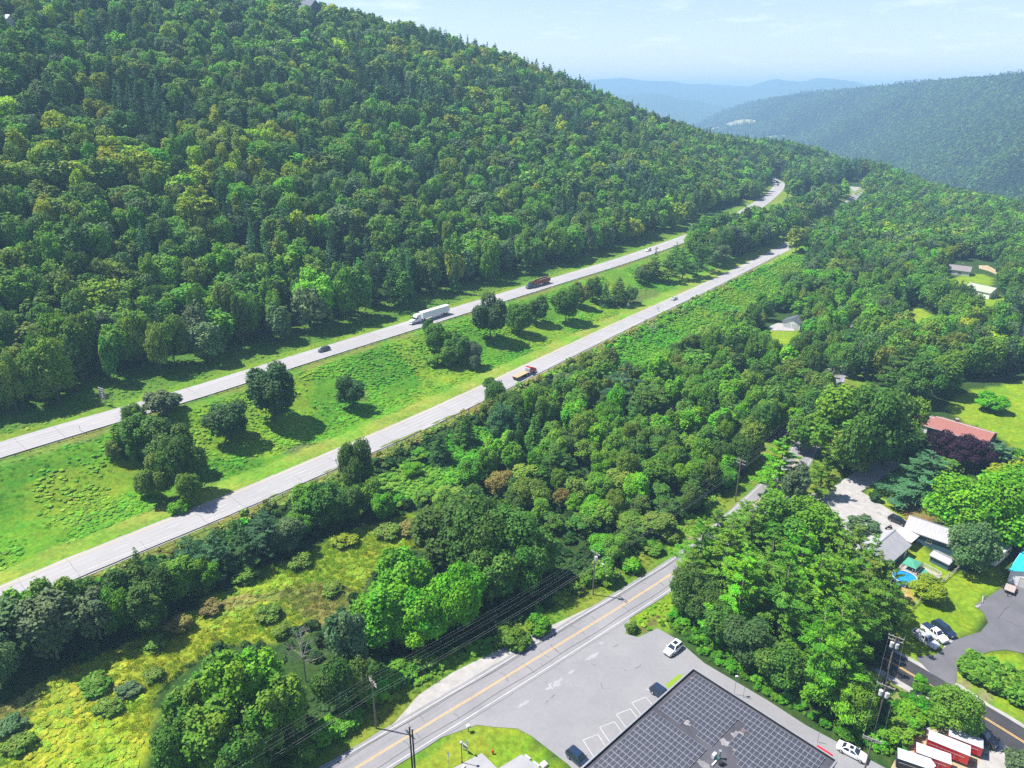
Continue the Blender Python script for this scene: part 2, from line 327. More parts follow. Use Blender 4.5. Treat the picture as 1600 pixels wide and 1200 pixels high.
def ground_colour(x, y):
    n1 = wob(x + 13, y, 37); n2 = wob(y, x + 70, 17); n3 = wob(x, y + 55, 71)
    xj = x + 1.6 * n2; yj = y + 1.6 * n1
    s, t = tx(xj, yj)
    c = np.zeros(x.shape + (3,)); c[:] = (.03, .065, .012)
    def put(mask, a, b=None, n=n1):
        k = np.clip(.5 + .75 * n, 0, 1)[..., None]; b = a if b is None else b
        v = np.array(a) * (1 - k) + np.array(b) * k
        c[mask] = v[mask]
    dl = poly_dist(low_l[::8].tolist(), x, y); du = poly_dist(up_l[::8].tolist(), x, y)
    side = t - 160
    near_h = s < 640
    n4 = wob(y + 40, x, 53)
    put((t > 150) & (t < 220) & near_h, (.066, .178, .010), (.102, .235, .012))
    put((t > 150) & (t < 220) & near_h & (n4 > .25), (.15, .235, .014), (.11, .22, .014), n2)
    put((t > 150) & (t < 220) & near_h & (n4 + .4 * n2 < -.75), (.11, .17, .03), (.085, .18, .02), n2)
    put((t > 150) & (t < 220) & near_h & (n3 > .85), (.10, .15, .028), (.085, .115, .035))
    put((dl < 13.5) & (side > 0), (.19, .235, .035), (.12, .24, .02), n2)
    put((dl < 9) & (side < 0), (.17, .16, .035), (.12, .17, .03), n2)
    put((du < 10) & (t < 219), (.15, .17, .035), (.09, .20, .02), n2)
    put((t > 219) & (t < 252) & near_h, (.06, .14, .014), (.09, .16, .018))
    put((du < 11) & (t > 219), (.14, .215, .018), (.10, .20, .015), n2)
    put((dl < 8) & ~near_h, (.14, .2, .03)); put((du < 20) & ~near_h, (.15, .21, .025))
    put(inside(slope_weeds, xj, yj), (.075, .24, .012), (.14, .24, .015))
    put(inside(slope_low, xj, yj), (.07, .20, .012), (.12, .22, .02))
    put(inside(meadow, xj, yj), (.140, .215, .014), (.200, .235, .016), n3)
    put(inside(meadow, xj, yj) & (n1 > .8), (.17, .155, .04), (.14, .16, .03), n2)
    put(inside(meadow_bright, xj, yj), (.15, .25, .012), (.23, .28, .014), n2)
    dr = poly_dist(loc_l[:110:4].tolist(), x, y)
    put((dr < 12) , (.085, .18, .014), (.15, .19, .022), n2)
    dn = poly_dist(new_l[::4].tolist(), x, y)
    put((dn < 11), (.09, .21, .012), (.13, .2, .02), n2)
    put((dn > 5) & (dn < 7), (.20, .175, .10))
    for q in clear_polys: put(inside(q, xj * .6 + x * .4, yj * .6 + y * .4), (.138, .235, .010), (.195, .262, .014), n2 * .6 + n3 * .5)
    put(inside(lawn_island, x, y), (.12, .23, .010), (.18, .23, .018), n1)
    put(inside(lawn_slope, xj, yj), (.10, .20, .015))
    put(inside(dirt_patch, xj, yj), (.42, .27, .12), (.36, .2, .08)); put(inside(soil_front, xj, yj), (.13, .08, .04), (.16, .12, .04), n2)
    put(inside(ditch, x, y), (.10, .10, .03), (.07, .055, .03), n2)
    return c
COL = ground_colour(GX, GY)
def mat_ground():
    m, nt, out = node_mat('ground_cover'); N, K = nt.nodes.new, nt.links.new
    at_ = N('ShaderNodeAttribute'); at_.attribute_name = 'col'
    g = N('ShaderNodeNewGeometry')
    def noise(sc, d, lo, hi):
        n = N('ShaderNodeTexNoise'); n.inputs['Scale'].default_value = sc; n.inputs['Detail'].default_value = d; n.inputs['Roughness'].default_value = .7; K(g.outputs['Position'], n.inputs['Vector'])
        r = N('ShaderNodeMapRange'); r.inputs[1].default_value = .3; r.inputs[2].default_value = .7; r.inputs[3].default_value = lo; r.inputs[4].default_value = hi; K(n.outputs['Fac'], r.inputs[0]); return n, r.outputs[0]
    n1, a = noise(.9, 6, .62, 1.32); n2, b = noise(.11, 4, .82, 1.16)
    mu = N('ShaderNodeMath'); mu.operation = 'MULTIPLY'; K(a, mu.inputs[0]); K(b, mu.inputs[1])
    sc = N('ShaderNodeVectorMath'); sc.operation = 'SCALE'; K(at_.outputs['Color'], sc.inputs[0]); K(mu.outputs[0], sc.inputs['Scale'])
    hs = N('ShaderNodeHueSaturation'); n3, h = noise(.33, 3, .475, .525); K(h, hs.inputs['Hue']); K(sc.outputs[0], hs.inputs['Color'])
    bs = N('ShaderNodeBsdfPrincipled'); bs.inputs['Roughness'].default_value = .95; bs.inputs['Specular IOR Level'].default_value = .1; K(hs.outputs[0], bs.inputs['Base Color'])
    bp = N('ShaderNodeBump'); bp.inputs['Strength'].default_value = .9; bp.inputs['Distance'].default_value = .35; K(n1.outputs['Fac'], bp.inputs['Height']); K(bp.outputs[0], bs.inputs['Normal'])
    K(bs.outputs[0], out.inputs[0]); return m
M['ground'] = mat_ground()
gme = raw_mesh('ground', gv, gf, M['ground'])
_a = gme.attributes.new('col', 'FLOAT_COLOR', 'POINT'); _a.data.foreach_set('color', np.concatenate([COL.reshape(-1, 3), np.ones((COL.size // 3, 1))], 1).astype(np.float32).ravel())
structure(link(bpy.data.objects.new('ground', gme)))
# ------------------------------------------------------------------ roads and paved ground
def dashes(name, l, off, w, on, gap, dz, m, parent, i0=0, i1=None):
    n = normals2(l); mb = MB(); i = i0; st = 2.5; i1 = len(l) if i1 is None else i1
    S = np.r_[0, np.cumsum(np.hypot(*np.diff(l, axis=0).T))]; q = S[min(i0, len(S) - 1)]
    f = lambda u, o: (np.interp(u, S, l[:, 0]) + o * np.interp(u, S, n[:, 0]), np.interp(u, S, l[:, 1]) + o * np.interp(u, S, n[:, 1]))
    while q < S[min(i1, len(S)) - 1]:
        for u0, u1 in ((q, q + on / 2), (q + on / 2, q + on)):
            a, b, c, d = f(u0, off - w / 2), f(u0, off + w / 2), f(u1, off + w / 2), f(u1, off - w / 2)
            mb.quad(*[(p[0], p[1], zat(*p) + dz) for p in (a, b, c, d)])
        q += on + gap
    return mb.build(name, m, parent)
for nm, l, hw, lw, sg in (('highway', low_l, 5.2, 1.0, 1), ('highway', up_l, 5.8, 1.0, -1)):
    road = structure(strip(nm, l, [-hw, -hw * .5, 0, hw * .5, hw], .10, M['asphalt_highway'], jag=.12))
    # left of travel (+) is uphill; the wide breakdown lane is on the outer side of each carriageway
    dashes('edge_line', l, -hw + 2.4 if sg > 0 else -hw + 1.1, .16, 5, 0, .115, M['line_white'], road)
    dashes('edge_line', l, hw - 1.0 if sg > 0 else hw - 2.5, .16, 5, 0, .115, M['line_white'] if sg < 0 else M['line_yellow'], road)
    sl = l[::2]
    for cx in (.75 * sg - 1.83, .75 * sg + 1.83):
        for dx in (-.9, .9): strip('wheel_track', sl, [cx + dx - .38, cx + dx, cx + dx + .38], .106, M['track'], road, jag=.05)
    mb = MB(); q_ = random.Random(8); n_ = normals2(l)
    for i in range(10, min(len(l) - 4, 230), 5):
        j = i + q_.randrange(4); w0, w1 = (-hw + .3, hw - .3) if q_.random() < .5 else sorted((q_.uniform(-hw, 0), q_.uniform(0, hw)))
        pts_ = [l[j] + n_[j] * (w0 + (w1 - w0) * k / 4) + (l[j + 1] - l[j]) * q_.uniform(-.08, .08) for k in range(5)]
        for a_, b_ in zip(pts_, pts_[1:]):
            d_ = (l[j + 1] - l[j]) / 2.5 * .05; mb.quad(*[(v_[0], v_[1], zat(*v_) + .112) for v_ in (a_ - d_, b_ - d_, b_ + d_, a_ + d_)])
    mb.build('joint', M['joint'], road)
    dashes('lane_line', l, .75 * sg, .16, 3.2, 9, .115, M['line_white'], road)
lroad = structure(strip('local_road', loc_l, [-3.9, -2, 0, 2, 3.9], .10, M['asphalt_local'], jag=.1))
for o in (-3.25, 3.2): dashes('edge_line', loc_l[:150], o, .15, 5, 0, .115, M['line_white'], lroad)
for o in (-.14, .14): dashes('centre_line', loc_l[:150], o, .12, 5, 0, .115, M['line_yellow'], lroad)
# tar-sealed cracks along the old road
mb = MB(); rr = random.Random(4); nn = normals2(loc_l)
def crack(mb, pts, w, dz):
    pts = [Vector((p[0], p[1], 0)) for p in pts]
    for a, b in zip(pts, pts[1:]):
        d = (b - a).normalized(); n = Vector((-d.y, d.x, 0)) * w
        mb.quad(*[(v.x, v.y, zat(v.x, v.y) + dz) for v in (a - n, b - n, b + n, a + n)])
for o in (2.55, 2.75, -2.2):
    crack(mb, [tuple(loc_l[i] + nn[i] * (o + .12 * math.sin(i * .9 + o * 7))) for i in range(6, 52)], .055, .112)
for k in range(34):
    i = rr.randrange(10, 60); o = rr.uniform(-3, 2.4); a = loc_l[i] + nn[i] * o; L1 = rr.uniform(.8, 3.2)
    crack(mb, [a, a + nn[i] * L1 * .5 + np.array([rr.uniform(-.3, .3)] * 2), a + nn[i] * L1], .035, .112)
mb.build('crack_seal', M['tar'], lroad)
nroad = structure(strip('side_road', new_l, [-3.3, -1.6, 0, 1.6, 3.3], .09, M['asphalt_new'], jag=.06))
for o in (-.15, .15): dashes('centre_line', new_l, o, .14, 5, 0, .105, M['line_yellow'], nroad)
structure(strip('road_shoulder', new_l, [-4.5, -3, 0, 3, 4.4], .05, M['gravel'], jag=.5))
gravel_poly = PW([(545, 1200), (598, 1150), (640, 1103), (652, 1088), (677, 1071), (706, 1052), (733, 1038), (800, 1006), (880, 969), (950, 936), (1010, 903), (1035, 888), (1050, 890), (1000, 930), (800, 1052), (620, 1165), (580, 1200)])
structure(sheet('gravel_shoulder', gravel_poly, .07, M['gravel']))
lot = structure(sheet('parking_lot', PW([(655, 1165), (735, 1112), (870, 1028), (984, 955), (984, 972), (977, 990), (997, 996), (1027, 982), (1056, 998), (1100, 1036), (1200, 1095), (1260, 1134), (1305, 1158), (1360, 1188), (1440, 1230), (1330, 1300), (1050, 1330), (925, 1235), (888, 1195), (830, 1150), (809, 1139), (770, 1136), (745, 1133)]), .06, M['asphalt_lot']))
mb = MB()
for a, b, c in (((999, 1105), (987, 1098.5), (1009, 1089.5)), ((975, 1124), (963, 1116.5), (985, 1108)), ((949, 1143.5), (937, 1137), (960, 1128)), ((923, 1164), (911, 1157), (934, 1148))):
    # one open rectangle per bay: two long sides and the end across
    pa, pb = P(*b), P(*c); d = (pb - pa); n = Vector((-d.y, d.x, 0)).normalized(); e = -n * 5.2
    if (P(*a) - pa).dot(e) < 0: e = -e
    for u, v in ((pa, pb), (pa, pa + e), (pb, pb + e)):
        crack(mb, [u[:], v[:]], .05, .075)
u, v = P(1010, 1077), P(1020, 1082); crack(mb, [u, v], .07, .075)
mb.build('bay_line', M['line_white'], lot)
mb = MB()
for k in range(26):
    a = P(rr.uniform(760, 1040), rr.uniform(1010, 1110)); q = [a + Vector((rr.uniform(-.2, .2) + .5 * j * math.cos(k), rr.uniform(-.2, .2) + .5 * j * math.sin(k), 0)) for j in range(rr.randint(2, 4))]
    if inside(PW([(770, 1130), (985, 985), (1050, 1000), (900, 1150)]), a.x, a.y): crack(mb, q, .04, .075)
mb.build('crack_seal', M['tar'], lot)
M['worn'] = mat('worn', (.29, .29, .30), (.25, .25, .262), scale=.7, rough=.95, coord='pos', fine=.1)
def blotch(name, cx, cy, rx, ry, az, m, dz, parent, n=22, seed=0):
    q = random.Random(seed); pts = []
    for i in range(n):
        a = i / n * 6.283; k = q.uniform(.55, 1.15); u, v = rx * math.cos(a) * k, ry * math.sin(a) * k
        pts.append((cx + u * math.cos(az) - v * math.sin(az), cy + u * math.sin(az) + v * math.cos(az)))
    return sheet(name, pts, dz, m, parent, res=2)
for i, (px, py, a, b) in enumerate([(925, 1026, 1.9, .5), (866, 1070, 2.4, .8), (893, 1050, 1.0, .35), (818, 1100, 1.6, .4), (940, 1005, .9, .3)]):
    c = P(px, py); blotch('worn_patch', c.x, c.y, a, b, heading(P(800, 1100), P(960, 1000)), M['worn'], .067, lot, seed=i)
drive = structure(sheet('driveway', PW([(1430, 1027.5), (1463, 1023), (1478, 1010), (1490, 1001), (1503, 996.5), (1532, 987.5), (1544, 973), (1537, 958), (1523, 946), (1545, 932), (1570, 916), (1610, 893), (1720, 960), (1720, 1030), (1600, 1021), (1571, 1015.5), (1547, 1018), (1512, 1032), (1495, 1050), (1494, 1064), (1490, 1075), (1452, 1050)]), .075, M['asphalt_drive']))
mb = MB()
crack(mb, [P(1559, 967), P(1566, 958), P(1571, 951), P(1577, 949)], .06, .085); crack(mb, [P(1571, 970), P(1582, 974), P(1592, 980)], .05, .085)
mb.build('crack_seal', M['tar'], drive)
structure(sheet('gravel_lane', PW([(1196, 768), (1190, 776), (1235, 797), (1290, 803), (1340, 818), (1360, 832), (1350, 850), (1385, 862), (1410, 838), (1425, 828), (1418, 815), (1380, 806), (1350, 796), (1330, 783), (1345, 768), (1372, 752), (1405, 728), (1412, 700), (1390, 692), (1368, 712), (1330, 742), (1290, 768), (1250, 775)]), .08, M['gravel']))
structure(sheet('gravel_pad', PW([(1476, 1008), (1488, 997), (1497, 999), (1480, 1020), (1468, 1024)]), .062, M['gravel']))
structure(sheet('yard_ground', PW([(1392, 1200), (1410, 1165), (1438, 1142), (1460, 1140), (1500, 1138), (1520, 1128), (1548, 1150), (1600, 1196), (1640, 1240), (1500, 1300), (1380, 1260)]), .055, M['dirt']))
structure(sheet('yard_gravel', PW([(1528, 1138), (1548, 1148), (1640, 1215), (1660, 1260), (1560, 1260), (1520, 1210), (1536, 1180), (1545, 1160)]), .065, M['gravel']))
structure(sheet('garage_drive', PW([(1198, 512), (1215, 505), (1236, 507), (1242, 518), (1222, 517), (1205, 517)]), .15, M['gravel']))
structure(sheet('far_driveway', PW([(1529, 415), (1543, 415), (1560, 424), (1556, 429), (1545, 424), (1530, 420)]), .15, M['dirt']))
for nm, q in (('walkway', [(753, 1177), (700, 1205), (690, 1240), (800, 1240), (778, 1202)]), ('walkway', [(815, 1179), (780, 1200), (790, 1240), (880, 1240), (850, 1205)])):
    structure(sheet(nm, PW(q), .06, M['concrete']))
# ------------------------------------------------------------------ far valley, far hills, mountains
def far_pt(px, py, D):
    r = ray(px, py); k = D / math.hypot(r.x, r.y); return np.array([r.x * k, r.y * k, CZ + r.z * k])
def mat_far(name, c1, c2, sc):
    m = mat(name, c1, c2, scale=sc, rough=1, coord='pos', fine=.25, spec=.05, bump=.6, detail=8); return m
M['far_wood'] = mat_far('far_wood', (.030, .062, .016), (.05, .085, .02), .004)
M['mountain'] = mat_far('mountain', (.035, .065, .02), (.05, .085, .025), .0012)
floor_v = []
structure(link(bpy.data.objects.new('valley_floor', grid_mesh('valley_floor', np.linspace(-12500, 12500, 60), np.linspace(700, 12700, 50), lambda x, y: -165 + 0 * x, M['far_wood']))))
def range_mesh(name, ridge, base_z, run, back, m, rows=26, ampl=8., wl=420, sub=8, ease=1.15, soft=6, crest=0):
    """a wooded range: its crest follows world points, its near flank falls away towards the viewer's valley"""
    pts = np.array([far_pt(*q) for q in ridge]); k = len(pts); u = np.linspace(0, k - 1, (k - 1) * sub + 1)
    C = np.stack([np.interp(u, np.arange(k), pts[:, j]) for j in range(3)], 1)
    C[:, 2] += crest * (np.sin(u * 2.3) * .5 + np.sin(u * 5.1 + 1) * .3 + np.sin(u * 9.7 + 2) * .2)
    for _ in range(soft): C[1:-1] = .25 * C[:-2] + .5 * C[1:-1] + .25 * C[2:]
    hd = C[:, :2] / np.linalg.norm(C[:, :2], axis=1)[:, None]
    V = []
    for r in range(rows + 8):
        if r <= rows:
            q = 1 - r / rows            # 1 at the foot, 0 on the crest
            xy = C[:, :2] - hd * (run * q); z = base_z + (C[:, 2] - base_z) * (1 - q) ** ease
            f = math.sin(math.pi * min(1, q * 1.0)) if r else 0
            z = z + ampl * f * (wob(xy[:, 0], xy[:, 1], wl) + .5 * wob(xy[:, 1], xy[:, 0], wl * .37))
        else:
            q = (r - rows) / 8; xy = C[:, :2] + hd * (back * q); z = C[:, 2] - (C[:, 2] - base_z) * q * q
        V.append(np.c_[xy, z])
    V = np.array(V); n = V.shape[1]; i = np.arange(V.shape[0] * n).reshape(V.shape[0], n)
    F = np.stack([i[:-1, :-1], i[:-1, 1:], i[1:, 1:], i[1:, :-1]], -1).reshape(-1, 4); Vf = V.reshape(-1, 3)
    return raw_mesh(name, Vf, F, m), Vf, F
fh_ridge = [(1020, 226, 5600), (1085, 203, 5200), (1120, 186, 4900), (1165, 170, 4600), (1215, 160, 4300), (1270, 153, 4000), (1330, 147, 3700), (1385, 142, 3400), (1440, 135, 3150), (1500, 130, 2900), (1560, 128, 2700), (1610, 122, 2550), (1760, 108, 2300), (1950, 100, 2100)]
me, FV, FF = range_mesh('hill', fh_ridge, -165, 1500, 900, M['far_wood'], ampl=16, wl=520)
structure(link(bpy.data.objects.new('hill', me)))
bvh_far = BVHTree.FromPolygons([tuple(p) for p in FV.tolist()], FF.tolist())
def PF(px, py):
    h = bvh_far.ray_cast(Vector((0, 0, CZ)), ray(px, py).normalized()); return h[0]
for nm, rd, bz, run, back in (
    ('hills', [(780, 170, 7200), (870, 150, 7200), (930, 146, 7000), (985, 149, 6900), (1040, 149, 6800), (1090, 156, 6700), (1130, 168, 6600), (1180, 178, 6500), (1260, 190, 6400)], -165, 2000, 1200),
    ('mountains', [(700, 160, 9720), (800, 147, 9720), (868, 137, 9504), (925, 124.5, 9360), (985, 123.5, 9216), (1045, 125.5, 9072), (1090, 134, 9000), (1125, 131.5, 9000), (1170, 134, 8928), (1215, 124.5, 8640), (1245, 126.5, 8640), (1272, 123, 8496), (1320, 125.5, 8496), (1370, 134, 8496), (1440, 138, 8640), (1600, 141, 9000), (1900, 144, 9360)], -165, 2200, 1500)):
    me, _, _ = range_mesh(nm, rd, bz, run, back, M['mountain'], ampl=45, wl=1800, soft=3, crest=22)
    structure(link(bpy.data.objects.new(nm, me)))
M['hay'] = mat('hay', (.24, .22, .11), (.28, .26, .13), scale=.01, rough=1, coord='pos'); M['pasture'] = mat('pasture', (.13, .19, .05), (.16, .21, .06), scale=.01, rough=1, coord='pos')
def far_patch(name, poly, m, dz=7):
    bm = bmesh.new(); c = [PF(*q) for q in poly]; c = [p for p in c if p]
    if len(c) < 3: return
    ctr = sum(c, Vector()) / len(c); N_ = 5; rings = []
    vs = [[bm.verts.new((p.x, p.y, p.z + dz)) for p in [ctr.lerp(q, k / N_) for q in c]] for k in range(1, N_ + 1)]
    def drop(v):
        h = bvh_far.ray_cast(Vector((v.co.x, v.co.y, 900)), Vector((0, 0, -1)))
        if h[0]: v.co.z = h[0].z + dz
    cv = bm.verts.new(ctr); n = len(c)
    for v in list(bm.verts): drop(v)
    for i in range(n):
        bm.faces.new((cv, vs[0][i], vs[0][(i + 1) % n]))
        for k in range(N_ - 1): bm.faces.new((vs[k][i], vs[k + 1][i], vs[k + 1][(i + 1) % n], vs[k][(i + 1) % n]))
    bmesh.ops.recalc_face_normals(bm, faces=bm.faces[:])
    me = bpy.data.meshes.new(name); bm.to_mesh(me); bm.free(); me.materials.append(m)
    if me.polygons[0].normal.z < 0: me.flip_normals()
    structure(link(bpy.data.objects.new(name, me)))
far_fields = [[(1098, 203), (1120, 201), (1135, 195), (1150, 190), (1165, 188), (1187, 191), (1175, 198), (1150, 203), (1128, 205)], [(1176, 219), (1195, 216), (1215, 214), (1232, 214), (1228, 220), (1205, 222), (1190, 222)], [(1211, 178), (1230, 175), (1248, 174), (1240, 178), (1222, 181)]]
for q, m in zip(far_fields, ('hay', 'pasture', 'pasture')): far_patch('field', q, M[m])
# ------------------------------------------------------------------ leaf cards, crowns, trunks
def mat_leaf(name, trans=.42, hue=.02):
    m, nt, out = node_mat(name); N, K = nt.nodes.new, nt.links.new
    a = N('ShaderNodeAttribute'); a.attribute_type = 'INSTANCER'; a.attribute_name = 'tint'
    t = N('ShaderNodeAttribute'); t.attribute_name = 'tone'
    sc = N('ShaderNodeVectorMath'); sc.operation = 'SCALE'; K(a.outputs['Color'], sc.inputs[0]); K(t.outputs['Fac'], sc.inputs['Scale'])
    h = N('ShaderNodeAttribute'); h.attribute_name = 'hue'
    hs = N('ShaderNodeHueSaturation'); K(h.outputs['Fac'], hs.inputs['Hue']); K(sc.outputs[0], hs.inputs['Color'])
    d = N('ShaderNodeBsdfPrincipled'); d.inputs['Roughness'].default_value = .62; d.inputs['Specular IOR Level'].default_value = .22; K(hs.outputs[0], d.inputs['Base Color'])
    tr = N('ShaderNodeBsdfTranslucent'); K(hs.outputs[0], tr.inputs['Color'])
    mi = N('ShaderNodeMixShader'); mi.inputs[0].default_value = trans; K(d.outputs[0], mi.inputs[1]); K(tr.outputs[0], mi.inputs[2]); K(mi.outputs[0], out.inputs[0]); return m
M['leaf'] = mat_leaf('leaf'); M['needle'] = mat_leaf('needle', .32)
SHAPES = {'hex': np.array([(1, 0), (.55, .75), (-.35, .85), (-.95, .2), (-.5, -.8), (.45, -.7)]), 'quad': np.array([(1, .1), (-.1, .8), (-1, -.1), (.1, -.8)]), 'needle': np.array([(1.25, 0), (.1, .30), (-1.0, .12), (-.9, -.2), (.15, -.32)])}
def cards(rg, C, Nn, S, shape, tone, hue, tang=None, asp=1.):
    """N small leaf-clump faces at C facing Nn"""
    n = len(C); T = SHAPES[shape]; k = len(T)
    Nn = Nn / (np.linalg.norm(Nn, axis=1)[:, None] + 1e-9)
    a = rg.normal(size=(n, 3)) if tang is None else tang + .35 * rg.normal(size=(n, 3))
    u = a - (a * Nn).sum(1)[:, None] * Nn; u /= np.linalg.norm(u, axis=1)[:, None] + 1e-9; w = np.cross(Nn, u)
    q = T[None] * rg.uniform(.72, 1.25, (n, k, 1))
    V = C[:, None] + (q[..., 0:1] * u[:, None] + q[..., 1:2] * asp * w[:, None]) * S[:, None, None]
    V = V + Nn[:, None] * (rg.uniform(-.22, .12, (n, k, 1)) * S[:, None, None])
    return V.reshape(-1, 3), np.arange(n * k).reshape(n, k), np.repeat(tone, k), np.repeat(hue, k)
def leaf_mesh(name, parts, m):
    v = np.concatenate([p[0] for p in parts]); tone = np.concatenate([p[2] for p in parts]); hue = np.concatenate([p[3] for p in parts])
    o = 0; fs = []
    for p in parts: fs.append(p[1] + o); o += len(p[0])
    k = fs[0].shape[1]; me = raw_mesh(name, v, np.concatenate(fs), m, smooth=False)
    a = me.attributes.new('tone', 'FLOAT', 'POINT'); a.data.foreach_set('value', tone.astype(np.float32))
    a = me.attributes.new('hue', 'FLOAT', 'POINT'); a.data.foreach_set('value', hue.astype(np.float32)); return me
def crown_round(seed, H, Wd, nl, n, shape, size, low=.14, dome=1., airy=0., lobe=.42):
    """a broadleaf crown: leaf clumps over many lobes of different size"""
    rg = np.random.default_rng(seed); R0 = Wd / 2; zc = H * (low + .48 * (1 - low)); hz = H * (1 - low) / 2
    L_ = [(0, 0, zc - .08 * hz, R0 * .62, hz * .72)]
    for i in range(nl):
        a = i * 2.399 + rg.uniform(-.4, .4); f = (i + .5) / nl; e = math.asin(np.clip(-0.72 + 1.68 * f, -1, 1)) + rg.uniform(-.15, .15)
        rr = R0 * (.66 + .12 * rg.uniform(-1, 1)) * math.cos(e) ** dome; zz = zc + hz * .66 * math.sin(e) + rg.uniform(-.06, .06) * hz
        s = lobe * rg.uniform(.62, 1.2); L_.append((rr * math.cos(a), rr * math.sin(a), zz, R0 * s, hz * s * rg.uniform(.75, 1.05)))
    L_ = np.array(L_); w = L_[:, 3] ** 1.6; w[0] *= .6; w /= w.sum()
    li = rg.choice(len(L_), n * 2, p=w); d = rg.normal(size=(n * 2, 3)); d[:, 2] = d[:, 2] * .9 + .25; d /= np.linalg.norm(d, axis=1)[:, None]
    q = L_[li]; rad = rg.uniform(.72, 1.06, n * 2) + airy * rg.uniform(-.2, .35, n * 2)
    # shoots: small bumps over the lobe
    bump = 1 + .12 * np.sin(7 * d[:, 0] + li) * np.sin(6 * d[:, 1] + 2 * li) + .08 * np.sin(13 * d[:, 2] + 3 * li)
    C = q[:, :3] + d * np.stack([q[:, 3], q[:, 3], q[:, 4]], 1) * (rad * bump)[:, None]
    deep = np.zeros(len(C), bool)
    for l in L_: deep |= (((C - l[:3]) / np.array([l[3], l[3], l[4]])) ** 2).sum(1) < .42
    ok = ~deep & (C[:, 2] > .06 * H); C, d, li = C[ok][:n], d[ok][:n], li[ok][:n]; m_ = len(C)
    lt = rg.uniform(.86, 1.14, len(L_)); lh = rg.normal(0, .008, len(L_))
    tone = lt[li] * rg.uniform(.72, 1.28, m_); hue = .5 + lh[li] + rg.normal(0, .008, m_)
    return cards(rg, C, d * .9 + rg.normal(size=(m_, 3)) * .5 + np.array([0, 0, .6]), size * rg.uniform(.65, 1.3, m_), shape, tone, hue)
def crown_pine(seed, H, Wd, n, size, z0=.16, power=.8, irregular=.3, droop=.0, shape='needle', step=.055, plume=.3, thick=.055):
    """a conifer crown: whorls of separate branch plumes round the trunk, with air between them"""
    rg = np.random.default_rng(seed); B = []
    z = z0 * H
    while z < .985 * H:
        f = (z / H - z0) / (1 - z0); Rr = Wd / 2 * max(1 - f, .03) ** power
        nb = max(3, int(round(4 + 3 * (1 - f)))); a0 = rg.uniform(0, 6.28)
        for j in range(nb):
            a = a0 + j * 6.28 / nb + rg.uniform(-.35, .35); l = Rr * (1 + irregular * rg.uniform(-1.3, .7)) + .12
            B.append((a, z + rg.uniform(-.3, .3) * step * H, max(l, .25), rg.uniform(.05, .28) * (1 if droop == 0 else .3) + .55 * f - droop * (1 - f)))
        z += step * H * rg.uniform(.75, 1.3)
    B = np.array(B); w = B[:, 2] ** 1.35; w /= w.sum(); bi = rg.choice(len(B), n, p=w); b = B[bi]
    t = rg.uniform(.18, 1.02, n) ** .75; wdt = plume * b[:, 2] * (1.05 - .65 * t) * rg.normal(0, .62, n)
    rr = b[:, 2] * t; dx, dy = np.cos(b[:, 0]), np.sin(b[:, 0])
    z = b[:, 1] + b[:, 3] * rr - .10 * b[:, 2] * t * t + rg.normal(0, thick, n) * b[:, 2] - .35 * np.abs(wdt) * .35
    C = np.stack([dx * rr - dy * wdt, dy * rr + dx * wdt, z], 1)
    bt = rg.uniform(.82, 1.2, len(B)); bh = rg.normal(0, .008, len(B))
    tone = bt[bi] * rg.uniform(.7, 1.3, n); hue = .5 + bh[bi] + rg.normal(0, .006, n)
    out = np.stack([dx, dy, .25 * np.ones(n)], 1)
    return cards(rg, C, np.array([0, 0, 1.]) + rg.normal(size=(n, 3)) * .55 + .35 * out, size * rg.uniform(.7, 1.3, n), shape, tone, hue, tang=out, asp=1.)
def trunk_mesh(name, seed, H, r, m, top=.8, limbs=7, low=.22, spread=.3, lean=.0):
    rr = random.Random(seed); mb = MB(); n = 6
    pts = [(lean * H * (i / n) ** 2 + rr.uniform(-.02, .02) * i, rr.uniform(-.02, .02) * i, H * top * i / n - .35 * (i == 0)) for i in range(n + 1)]
    mb.tube(pts, [r * (1.25 if i == 0 else 1) * (1 - .85 * i / n) for i in range(n + 1)], 7)
    for k in range(limbs):
        z = H * (low + (top - low) * (k + .3) / max(limbs, 1) * .8); a = k * 2.4 + rr.uniform(-.5, .5); l = H * spread * rr.uniform(.6, 1.05) * (1 - .4 * k / max(limbs, 1))
        b = Vector((lean * H * (z / H / top) ** 2, 0, z)); e = Vector((math.cos(a) * l, math.sin(a) * l, l * .75))
        mb.tube([b, b + e * .5 + Vector((0, 0, -.04 * l)), b + e], [r * .42, r * .26, r * .07], 5)
    me = bpy.data.meshes.new(name); me.from_pydata(mb.v, [], mb.f); me.materials.append(m)
    me.polygons.foreach_set('use_smooth', [True] * len(me.polygons)); me.update(); return me
